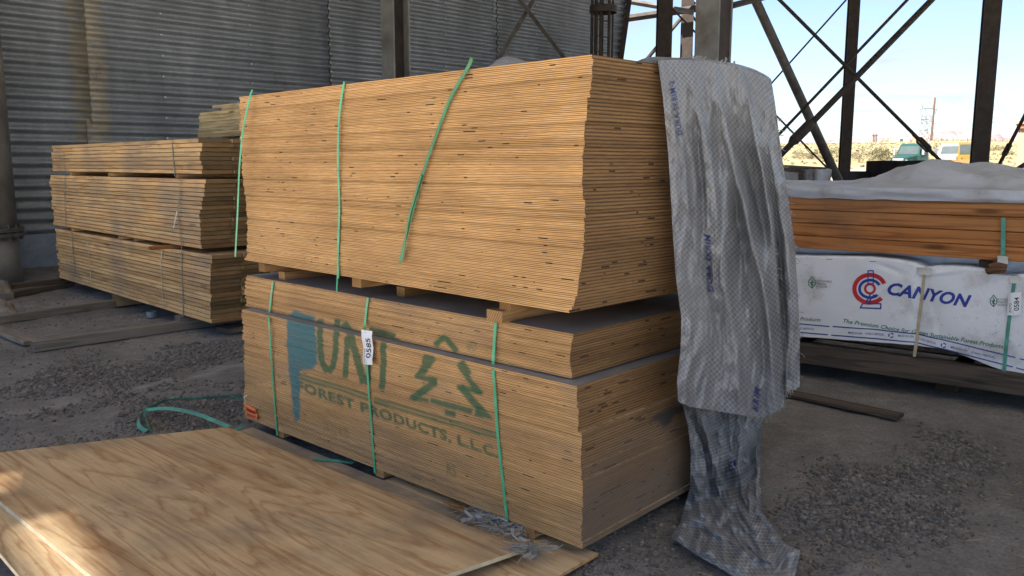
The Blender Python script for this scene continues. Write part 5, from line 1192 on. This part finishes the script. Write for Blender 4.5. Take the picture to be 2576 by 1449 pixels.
b = MB(); b.add(allv, [tuple(t) for t in tris]); o = b.build('roof', plain('roof_sheet', (.55, .55, .54), .6, .2, .15, 2)); tag(o, kind='structure'); sd = o.modifiers.new('s', 'SOLIDIFY'); sd.thickness = .008; sd.offset = 0

# ------------------------------------------------------------------ outside: yard, trucks, poles, mesa
def gz(x, y): return float(terr(np.array(x), np.array(y))) + (.5*float(cheap(np.array(x), np.array(y), .02, 1.))*min(1, max(0, (y-90)/100)) + .12*min(2, max(-1, float(cheap(np.array(x), np.array(y), .05, 2.))))*min(1, max(0, (y-40)/60)) if y < 330 else 0)
def on_terr(px, py):
    for Y in np.geomspace(45, 330, 400):
        P = at_y(px, py, Y)
        if P[2] <= gz(P[0], P[1]): return A3(P[0], P[1], gz(P[0], P[1]))
    P = at_y(px, py, 290); return A3(P[0], 290, gz(P[0], 290))
zd = zo(2280, 230, 6.299)
MAT['teal'] = plain('green_truck_paint', (.010, .046, .038), .35, .0, .12, 1, .5); MAT['white'] = plain('white_paint', (.45, .45, .46), .4, 0, .06, 1, .5)
MAT['yellow'] = plain('yellow_paint', (.21, .135, .025), .45, 0, .1, 1, .5); MAT['glass'] = plain('dark_glass', (.055, .07, .07), .12, 0, .2, 1, .6)
MAT['chrome'] = plain('chrome', (.55, .56, .58), .25, .8, .1, 1, .5); MAT['tyre'] = plain('tyre_rubber', (.02, .02, .02), .85, 0, .2, 3)
MAT['rusto'] = plain('orange_rust', (.32, .13, .05), .7, 0, .2, 2); MAT['tan'] = plain('tan_siding', (.25, .215, .15), .6, 0, .06, .3)
MAT['pole'] = plain('weathered_pole', (.10, .06, .045), .85, 0, .15, 1); MAT['lattice'] = plain('galvanised_lattice', (.17, .175, .18), .5, .2, .08, .3)
MAT['wire'] = plain('power_wire', (.10, .10, .11), .6, 0, .05, 1); MAT['mesa'] = None
def truck(lab, px, Y, yaw, paint, cat='truck', grp=None, hood=True):
    p = at_y(px, 430, Y); x, y = p[0], Y; loc = A3(x, y, gz(x, y)); root = empty('parked_truck', lab, cat, loc, grp); root.rotation_euler = (0, 0, yaw); bpy.context.view_layer.update()
    def part(nm, mb, m, par=root, sm=False): o = mb.build(nm, MAT[m], smooth=sm); o.parent = par; return o
    X = A3(1, 0, 0); b = MB()
    # cab: front faces +x
    prof = [(-1.1, .95), (.85, .95), (.85, 1.75), (.45, 2.72), (.25, 2.85), (-1.0, 2.85), (-1.1, 2.7)]
    n = len(prof); V = [(x_, s*w, z_) for s in (-1, 1) for (x_, z_), w in zip(prof, [1.15, 1.15, 1.15, 1.02, .98, .98, 1.02])]
    b.add(V, [tuple(range(n))[::-1], tuple(range(n, 2*n))]+[(i, (i+1) % n, n+(i+1) % n, n+i) for i in range(n)]); cab = part('cab', b, paint)
    b = MB(); b.add([(.86, -.98, 1.80), (.86, .98, 1.80), (.50, .90, 2.62), (.50, -.90, 2.62)], [(0, 1, 2, 3)]); part('windscreen', b, 'glass', cab)
    for s in (-1, 1):
        b = MB(); b.add([(.55, s*1.155, 1.80), (-.6, s*1.155, 1.80), (-.6, s*1.045, 2.55), (.30, s*1.045, 2.55)], [(0, 1, 2, 3)]); part('side_window', b, 'glass', cab)
        b = MB(); b.bx(.62, .74, s*1.45-.11, s*1.45+.11, 1.75, 2.5); b.tube([(.6, s*1.1, 2.4), (.68, s*1.4, 2.4)], .02, 5); part('mirror', b, 'chrome')
        b = MB(); b.tube([(-1.25, s*1.0, 1.0), (-1.25, s*1.0, 3.35)], .075, 10); part('exhaust_stack', b, 'chrome')
        for wx in (2.0, -3.2, -4.5):
            w_ = part('wheel', MB(), 'tyre') if False else None
            b = MB(); b.tube([(wx, s*.82, .52), (wx, s*1.16, .52)], .52, 22); wh = part('wheel', b, 'tyre')
            b = MB(); b.tube([(wx, s*1.165, .52), (wx, s*1.19, .52)], .27, 16); part('rim', b, 'chrome', wh)
        b = MB(); b.tube([(2.72, s*.86, 1.12), (2.8, s*.86, 1.12)], .15, 12); part('headlight', b, 'chrome')
        b = MB(); a0 = np.linspace(0, math.pi, 12); b.ribbon([(2.0+.68*math.cos(a), s*.98, .58+.66*math.sin(a)) for a in a0], (0, 1, 0), .42, .05); part('fender', b, paint)
    b = MB(); V = []
    for x_, w, zt_ in ((.85, .95, 1.78), (1.8, .88, 1.68), (2.7, .78, 1.50)): V += [(x_, -w, .85), (x_, w, .85), (x_, w, zt_-.12), (x_, w*.75, zt_), (x_, -w*.75, zt_), (x_, -w, zt_-.12)]
    b.add(V, [(5, 4, 3, 2, 1, 0), tuple(range(12, 18))]+[(k*6+i, k*6+(i+1) % 6, k*6+6+(i+1) % 6, k*6+6+i) for k in (0, 1) for i in range(6)]); part('hood', b, paint)
    b = MB(); b.bx(2.70, 2.76, -.55, .55, .8, 1.42); part('grille', b, 'chrome')
    b = MB(); b.bx(2.75, 2.95, -1.2, 1.2, .45, .78); part('bumper', b, 'chrome')
    b = MB(); b.bx(-5.4, .8, -.45, .45, .62, .9); part('chassis', b, 'tyre')
    b = MB()
    for k in range(5): b.box((.15, -.8+.4*k, 2.89), ((1,0,0),(0,1,0),(0,0,1)), (.05, .05, .035))
    part('marker_light', b, 'rusto')
    return root
truck('green semi truck parked facing the shed in the sunny yard', zd(700,1100)[0], 84., math.radians(-142), 'teal', 'truck')
truck('white semi truck parked between the green truck and the yellow machine', zd(1365,1100)[0], 86., math.radians(-128), 'white', 'truck')
# yellow machine
p = at_y(zd(1660,1100)[0], 430, 84.); yo = A3(p[0], 84., gz(p[0], 84.)); root = empty('yellow_machine', 'yellow loader with a glazed cab and an orange stack behind the wide column', 'machine', yo); root.rotation_euler = (0, 0, math.radians(-122)); bpy.context.view_layer.update()
def ypart(nm, mb, m, par=None): o = mb.build(nm, MAT[m]); o.parent = par or root; return o
b = MB(); b.bx(-2.6, 1.2, -1.2, 1.2, .7, 1.7); ypart('body', b, 'yellow'); b = MB(); b.bx(-1.2, .9, -1.05, 1.05, 1.7, 3.0); cab = ypart('cab', b, 'yellow')
b = MB(); b.bx(.9, .93, -.9, .9, 1.85, 2.8); ypart('windscreen', b, 'glass', cab)
for s in (-1, 1):
    b = MB(); b.bx(-.9, .6, s*1.06-.015, s*1.06+.015, 1.9, 2.8); ypart('side_window', b, 'glass', cab)
    for wx in (.9, -2.0): b = MB(); b.tube([(wx, s*.95, .75), (wx, s*1.45, .75)], .75, 20); ypart('wheel', b, 'tyre')
b = MB(); b.bx(1.2, 2.6, -.9, -.6, .8, 1.5); b.bx(1.2, 2.6, .6, .9, .8, 1.5); ypart('lift_arm', b, 'yellow'); b = MB(); b.bx(2.6, 3.4, -1.4, 1.4, .25, 1.3); ypart('bucket', b, 'rusto')
b = MB(); b.tube([(-1.0, .75, 3.0), (-1.0, .75, 4.3)], .13, 8); b.bx(-1.25, -.75, .4, 1.1, 4.2, 4.5); ypart('exhaust_stack', b, 'rusto')
# tan building
pL = at_y(zd(2385,900)[0], 413, 80.); zt_ = at_y(2548, 303, 80.)[2]; zg0 = gz(pL[0], 80.); root = empty('tan_building', 'tan metal clad building with a dark eave at the frame edge', 'building', A3(pL[0], 80, zg0)); root.rotation_euler = (0, 0, -math.atan2(pL[0], 80)-.06); bpy.context.view_layer.update()
hB = zt_-zg0; b = MB(); b.bx(.25, 16, 0, 20, -.2, hB-.35); ypart('wall', b, 'tan', root); b = MB()
for k in range(24): b.bx(.4+k*.64, .46+k*.64, -.06, -.002, 0, hB-.8)
ypart('siding_rib', b, 'tan', root); b = MB(); b.bx(-.1, 16.3, -.4, 20.4, hB-.35, hB); ypart('roof', b, 'tan', root)
b = MB(); b.bx(.05, 16.1, -.25, -.01, hB-.75, hB-.352); ypart('eave', b, 'rusto', root)
# white trailer on the ridge
a_, c_ = at_y(*zd(425,930), 285), at_y(*zd(662,842), 285); root = empty('white_trailer', 'white box trailer with one dark window on the far ridge', 'trailer', A3((a_[0]+c_[0])/2, 285, a_[2])); bpy.context.view_layer.update()
b = MB(); b.bx(a_[0], c_[0], 285, 289, a_[2]-.6, c_[2]); b.build('body', MAT['white'], parent=root); q = at_y(*zd(546,868), 284.9); b = MB(); b.bx(q[0]-.55, q[0]+.55, 284.9, 284.98, q[2]-.45, q[2]+.45); b.build('window', MAT['glass'], parent=root)
# scrap bags and bushes
for lab, q, r in (('white bulky sack lying at the edge of the yard, beside the green truck', zd(205,1330), .95), ('smaller white sack lying beside the bulky one in the yard', zd(300,1335), .6)):
    p = on_terr(*q); p = at_y(*q, 78.); p[2] = gz(p[0], 78.); blob('white_sack', lab, 'sack', p, (r*1.1, r*.8, r*.8), 'white', q[0], None, .5)
def bush_mesh(seed, m):
    R_ = np.random.RandomState(seed); b = MB()
    for k in range(420):
        a = R_.uniform(0, 6.28); e = abs(R_.normal(0, .5)); r = R_.uniform(.3, 1)**.5; c = A3(math.cos(a)*math.cos(e)*r*.62, math.sin(a)*math.cos(e)*r*.62, math.sin(e)*r*.75+.05); d = c/np.linalg.norm(c)+R_.normal(0, .4, 3); d /= np.linalg.norm(d); t = np.cross(d, R_.normal(0, 1, 3)); t /= np.linalg.norm(t); l = R_.uniform(.08, .2)
        b.add([c-t*.022, c+t*.022, c+d*l], [(0, 1, 2)])
    me = bpy.data.meshes.new('dry_bush'); me.from_pydata(b.v, [], b.f); me.materials.append(MAT[m]); me.update(); return me
MAT['bush'] = plain('dry_bush_twigs', (.085, .078, .036), .9, 0, .3, 3); MAT['bush2'] = plain('grey_bush_twigs', (.16, .135, .08), .9, 0, .3, 3)
bm_ = [bush_mesh(k, ('bush', 'bush2')[k % 2]) for k in range(4)]
zc_ = zo(2030, 380, 7.36)
bl = [(zd(182,1110), 1.9, 'round green bush on the slope straight above the white sacks'), (zd(172,1205), 1.5, 'low bush between the white sacks and the round green bush'), (zd(370,1205), 2.6, 'wide brown bush next to the green truck mirror'), (zd(1180,1030), 1.8, 'bush on the slope above the gap between the green and white trucks'), (zd(2165,1030), 1.5, 'bush on the slope over the wide column foot, nearer the tan building'), (zd(2090,1050), 1.4, 'bush on the slope close beside the wide column'), (zd(2290,1120), 1.4, 'bush on the slope just before the tan building wall'),
      (zc_(1765,268), 2.4, 'broad straw coloured bush by the yard edge beyond the crossing column'), (zc_(2050,190), 1.6, 'dark bush up the slope from the broad straw coloured bush'), (zc_(1530,300), 1.6, 'small bush at the yard edge touching the crossing column'), (zc_(1230,172), 1.6, 'bush on the slope seen between pipe brace and crossing column'), (zc_(930,190), 1.6, 'bush on the slope above the wrapped packs'), (zc_(1180,290), 2.0, 'bush at the yard edge beside the slanting pipe brace'), (zc_(560,275), 1.8, 'bush at the yard edge over the dark planks'), (zc_(880,285), 1.9, 'bush at the yard edge behind the small turnbuckle'), (zc_(480,185), 1.3, 'faint bush high on the slope near the tarp')]
for k, (q, s, lab) in enumerate(bl):
    p = on_terr(*q); o = bpy.data.objects.new('dry_bush', bm_[k % 4]); COL.objects.link(o); o.location = p; o.scale = (s*1.2, s*1.2, s*.9); o.rotation_euler = (0, 0, k*1.3); tag(o, lab, 'bush', 'dry bushes on the slope')
R_ = np.random.RandomState(5); b = MB()
for k in range(900):
    Y = R_.uniform(88, 288); px = R_.uniform(1930, 2576); x = at_y(px, 400, Y)[0]; z = gz(x, Y); hgt = R_.uniform(.1, .32); w = R_.uniform(.15, .6)
    for q in range(3): a = R_.uniform(0, 3.14); b.add([(x-math.cos(a)*w, Y-math.sin(a)*w, z-.05), (x+math.cos(a)*w, Y+math.sin(a)*w, z-.05), (x+R_.normal(0, .1), Y, z+hgt)], [(0, 1, 2)])
o = b.build('dry_grass', plain('straw_tufts', (.185, .155, .088), .9, 0, .2, 2)); tag(o, kind='stuff')
# rocky ridge clutter
R_ = np.random.RandomState(6); b = MB()
for k in range(420):
    px = zd(R_.choice([R_.uniform(270, 430), R_.uniform(665, 1000), R_.uniform(1000, 2350)]), 0)[0]; Y = 292+R_.uniform(0, 12); x = at_y(px, 362, Y)[0]; z = 8.6; w, hh = R_.uniform(.8, 3), R_.uniform(.4, 2.2)
    q = [A3(x+w*math.cos(a)*R_.uniform(.6, 1), Y+w*math.sin(a)*R_.uniform(.6, 1), z-.5) for a in np.arange(6)*1.047]; t_ = A3(x+R_.normal(0, .4), Y, z+hh); q2 = [p*.45+t_*.55+A3(R_.normal(0, .3), 0, R_.uniform(0, .3)) for p in q]
    b.add(q+q2+[t_], [(i, (i+1) % 6, 6+(i+1) % 6, 6+i) for i in range(6)]+[(6+i, 6+(i+1) % 6, 12) for i in range(6)])
o = b.build('ridge_rocks', plain('ridge_rock', (.15, .115, .08), .95, 0, .35, .4)); o.name = 'rubble'; tag(o, kind='stuff')
# poles, pylon, wires
def lat(root, segs, Y, r, m, dy=0.):
    b = MB()
    for q0, q1 in segs: b.tube([at_y(*zd(*q0), Y)+A3(0, dy, 0), at_y(*zd(*q1), Y)+A3(0, dy, 0)], r, 4)
    return b
PY_ = 480.; base = at_y(*zd(985,900), PY_); root = empty('lattice_pylon', 'pale lattice power pylon with two horns on the ridge', 'pylon', base); bpy.context.view_layer.update()
for dy in (0, 6):
    L_ = [(905,880),(928,700),(958,560),(962,520)]; R__ = [(1085,880),(1062,700),(1045,560),(1042,520)]; sg = []
    for k in range(3): sg += [(L_[k], L_[k+1]), (R__[k], R__[k+1])]
    for k in range(3): sg += [(L_[k], R__[k+1]), (R__[k], L_[k+1]), (L_[k+1], R__[k+1])]
    b = lat(root, sg, PY_, .15, 'lattice', dy); b.build('leg_frame', MAT['lattice'], parent=root)
    sg = [((962,520),(930,345)),((962,520),(985,440)),((1042,520),(1112,345)),((1042,520),(1010,440)),((985,440),(945,345)),((1010,440),(1098,345)),((962,520),(1042,520)),((950,455),(972,470)),((1070,450),(1030,470)),((955,490),(1000,455)),((1050,490),(1000,455))]
    b = lat(root, sg, PY_, .13, 'lattice', dy); b.build('waist_frame', MAT['lattice'], parent=root)
sg = [((850,370),(930,338)),((930,338),(1085,332)),((1085,332),(1183,352)),((850,370),(940,350)),((940,350),(1040,338)),((1040,338),(1180,356))]; lat(root, sg, PY_, .15, 'lattice', 3).build('crossarm', MAT['lattice'], parent=root)
for sg in ([((930,345),(924,255)),((940,345),(924,255))], [((1110,345),(1124,248)),((1098,345),(1124,248))]): lat(root, sg, PY_, .13, 'lattice', 3).build('horn', MAT['lattice'], parent=root)
b = MB(); p0, p1 = at_y(*zd(1030,925), 291), at_y(*zd(1100,165), 291); b.tube([p0-A3(0, 0, 1), p1], [.42, .26], 10); o = b.build('utility_pole', MAT['pole'], origin=p0); tag(o, 'tall brown wooden pole leaning before the lattice pylon', 'utility pole')
b = MB(); q = at_y(*zd(1100,375), 291); b.tube([q-A3(.2, 0, 1.2), q+A3(.4, 0, .6)], .3, 6); b.build('insulator', MAT['lattice'], parent=o)
root = empty('pole_frame', 'far three legged power pole frame low on the horizon', 'utility pole', at_y(*zd(105,935), 640)); bpy.context.view_layer.update()
for x0, y0 in ((80,758),(106,775),(134,755)): lat(root, [((x0-2, 940), (x0, y0))], 640, .38, 'pole').build('leg', MAT['pole'], parent=root)
lat(root, [((60,796), (150,793))], 640, .35, 'pole').build('crossarm', MAT['pole'], parent=root)
def wire(lab, q0, q1, Y, sag, r=.075):
    a, c = at_y(*q0, Y), at_y(*q1, Y); P = [a+(c-a)*t-A3(0, 0, sag*4*t*(1-t)) for t in np.linspace(0, 1, 30)]; b = MB(); b.tube(P, r, 4); o = b.build('power_line', MAT['wire'], origin=a); tag(o, lab, 'power line')
wire('power line crossing the wooden pole a little above the other wires', (1900, 318), (2700, 268), 420, 4); wire('power line rising to the insulator of the wooden pole', (1900, 324), (2700, 275), 400, 5)
wire('lowest level power line passing behind the lattice pylon', (1900, 304), (2700, 301), 520, 2); wire('faint power line low over the far pole frame', (1900, 336), (2700, 296), 640, 6)
# mesa
YM = 5200.; mp_ = [(1500,365),(2190,362),(2215,352),(2270,345),(2330,342),(2352,333),(2400,328),(2450,325),(2500,322),(2560,320),(2700,322),(2900,330),(3300,350)]
cols = np.arange(1500, 3300, 6); P = np.zeros((14, len(cols), 3))
for j, px in enumerate(cols):
    py = np.interp(px, [q[0] for q in mp_], [q[1] for q in mp_]); t_ = at_y(px, py, YM); h0 = -10.; hz_ = t_[2]
    for i in range(14):
        f = i/13; kk = n3(j*.12, f*3, 1.); zf = (f**1.5)*.74 if f < .85 else .74*(.85**1.5)+(f-.85)/.15*(1-.74*.85**1.5)
        P[i, j] = (t_[0]*(1-.10*(1-f))+kk*25*(1-f), YM-1200*(1-f)+70*kk+60*n3(j*.4, f*8, 4.), h0+(hz_-h0)*zf*(1+.05*kk*(f < .84)))
P = np.concatenate([P, P[-1:]+np.array([0, 2500, 0])]); o = bpy.data.objects.new('mesa_hills', grid_mesh('mesa_hills', P)); COL.objects.link(o); tag(o, kind='structure')
m, nt, b_ = newmat('mesa_rock', .95, 0, .05); Pn = pos(nt); nn = nz(nt, mp(nt, Pn, (.004, .004, .02)), 1., 8, .7)
setc(nt, b_, ramp(nt, nn, [(.34, (.125, .09, .095)), (.5, (.185, .145, .145)), (.62, (.17, .145, .13)), (.75, (.215, .18, .18))])); o.data.materials.append(m)

# ------------------------------------------------------------------ light
w = bpy.data.worlds.new('World'); scene.world = w; w.use_nodes = True; nt = w.node_tree; bg = nt.nodes['Background']
sky = nt.nodes.new('ShaderNodeTexSky'); sky.sky_type = 'NISHITA'; sky.sun_disc = False; sky.sun_elevation = SUN_EL; sky.sun_rotation = math.atan2(SD[0], SD[1]); sky.altitude = 1500; sky.air_density = 1.; sky.dust_density = .5; sky.ozone_density = 2.5
tc = nd(nt, 'TexCoord').outputs['Generated']; v = nd(nt, 'VectorMath', {0: tc}, operation='NORMALIZE').outputs[0]; sx = nd(nt, 'SeparateXYZ', {0: v}); zz = M(nt, 'ADD', sx.outputs[2], .10)
cv = nd(nt, 'CombineXYZ', {0: M(nt, 'DIVIDE', sx.outputs[0], zz), 1: M(nt, 'DIVIDE', sx.outputs[1], zz), 2: 0.}).outputs[0]
cn = nz(nt, mp(nt, cv, (1, 1, 1), (.4, 1.1, 0)), 1.15, 7, .6, .3); cn2 = nz(nt, mp(nt, cv, (.35, 1.2, 1)), 2.0, 5, .6)
cm = M(nt, 'MULTIPLY', ramp(nt, cn, [(.44, gray(0)), (.66, gray(1))]), ramp(nt, sx.outputs[2], [(.0, gray(.95)), (.10, gray(.85)), (.24, gray(.35)), (.5, gray(.25))]))
hzm = ramp(nt, sx.outputs[2], [(0, gray(.7)), (.09, gray(.35)), (.22, gray(.0))])
c1 = mix(nt, M(nt, 'MAXIMUM', cm, hzm), sky.outputs[0], (3.25, 3.35, 3.5))
nt.links.new(c1, bg.inputs[0]); bg.inputs[1].default_value = .05
sl = bpy.data.lights.new('sun', 'SUN'); so = bpy.data.objects.new('sun', sl); COL.objects.link(so); sl.energy = 5.0; sl.angle = math.radians(.6); sl.color = (1, .95, .87)
so.rotation_euler = Vector(SD).to_track_quat('Z', 'Y').to_euler()
vs = scene.view_settings; vs.view_transform = 'Standard'; vs.look = 'None'; vs.gamma = 1; vs.exposure = 2.3
scene.cycles.use_denoising = True; scene.cycles.max_bounces = 10; scene.cycles.diffuse_bounces = 6; scene.cycles.caustics_reflective = False; scene.cycles.caustics_refractive = False
scene.cycles.sample_clamp_indirect = 6.0
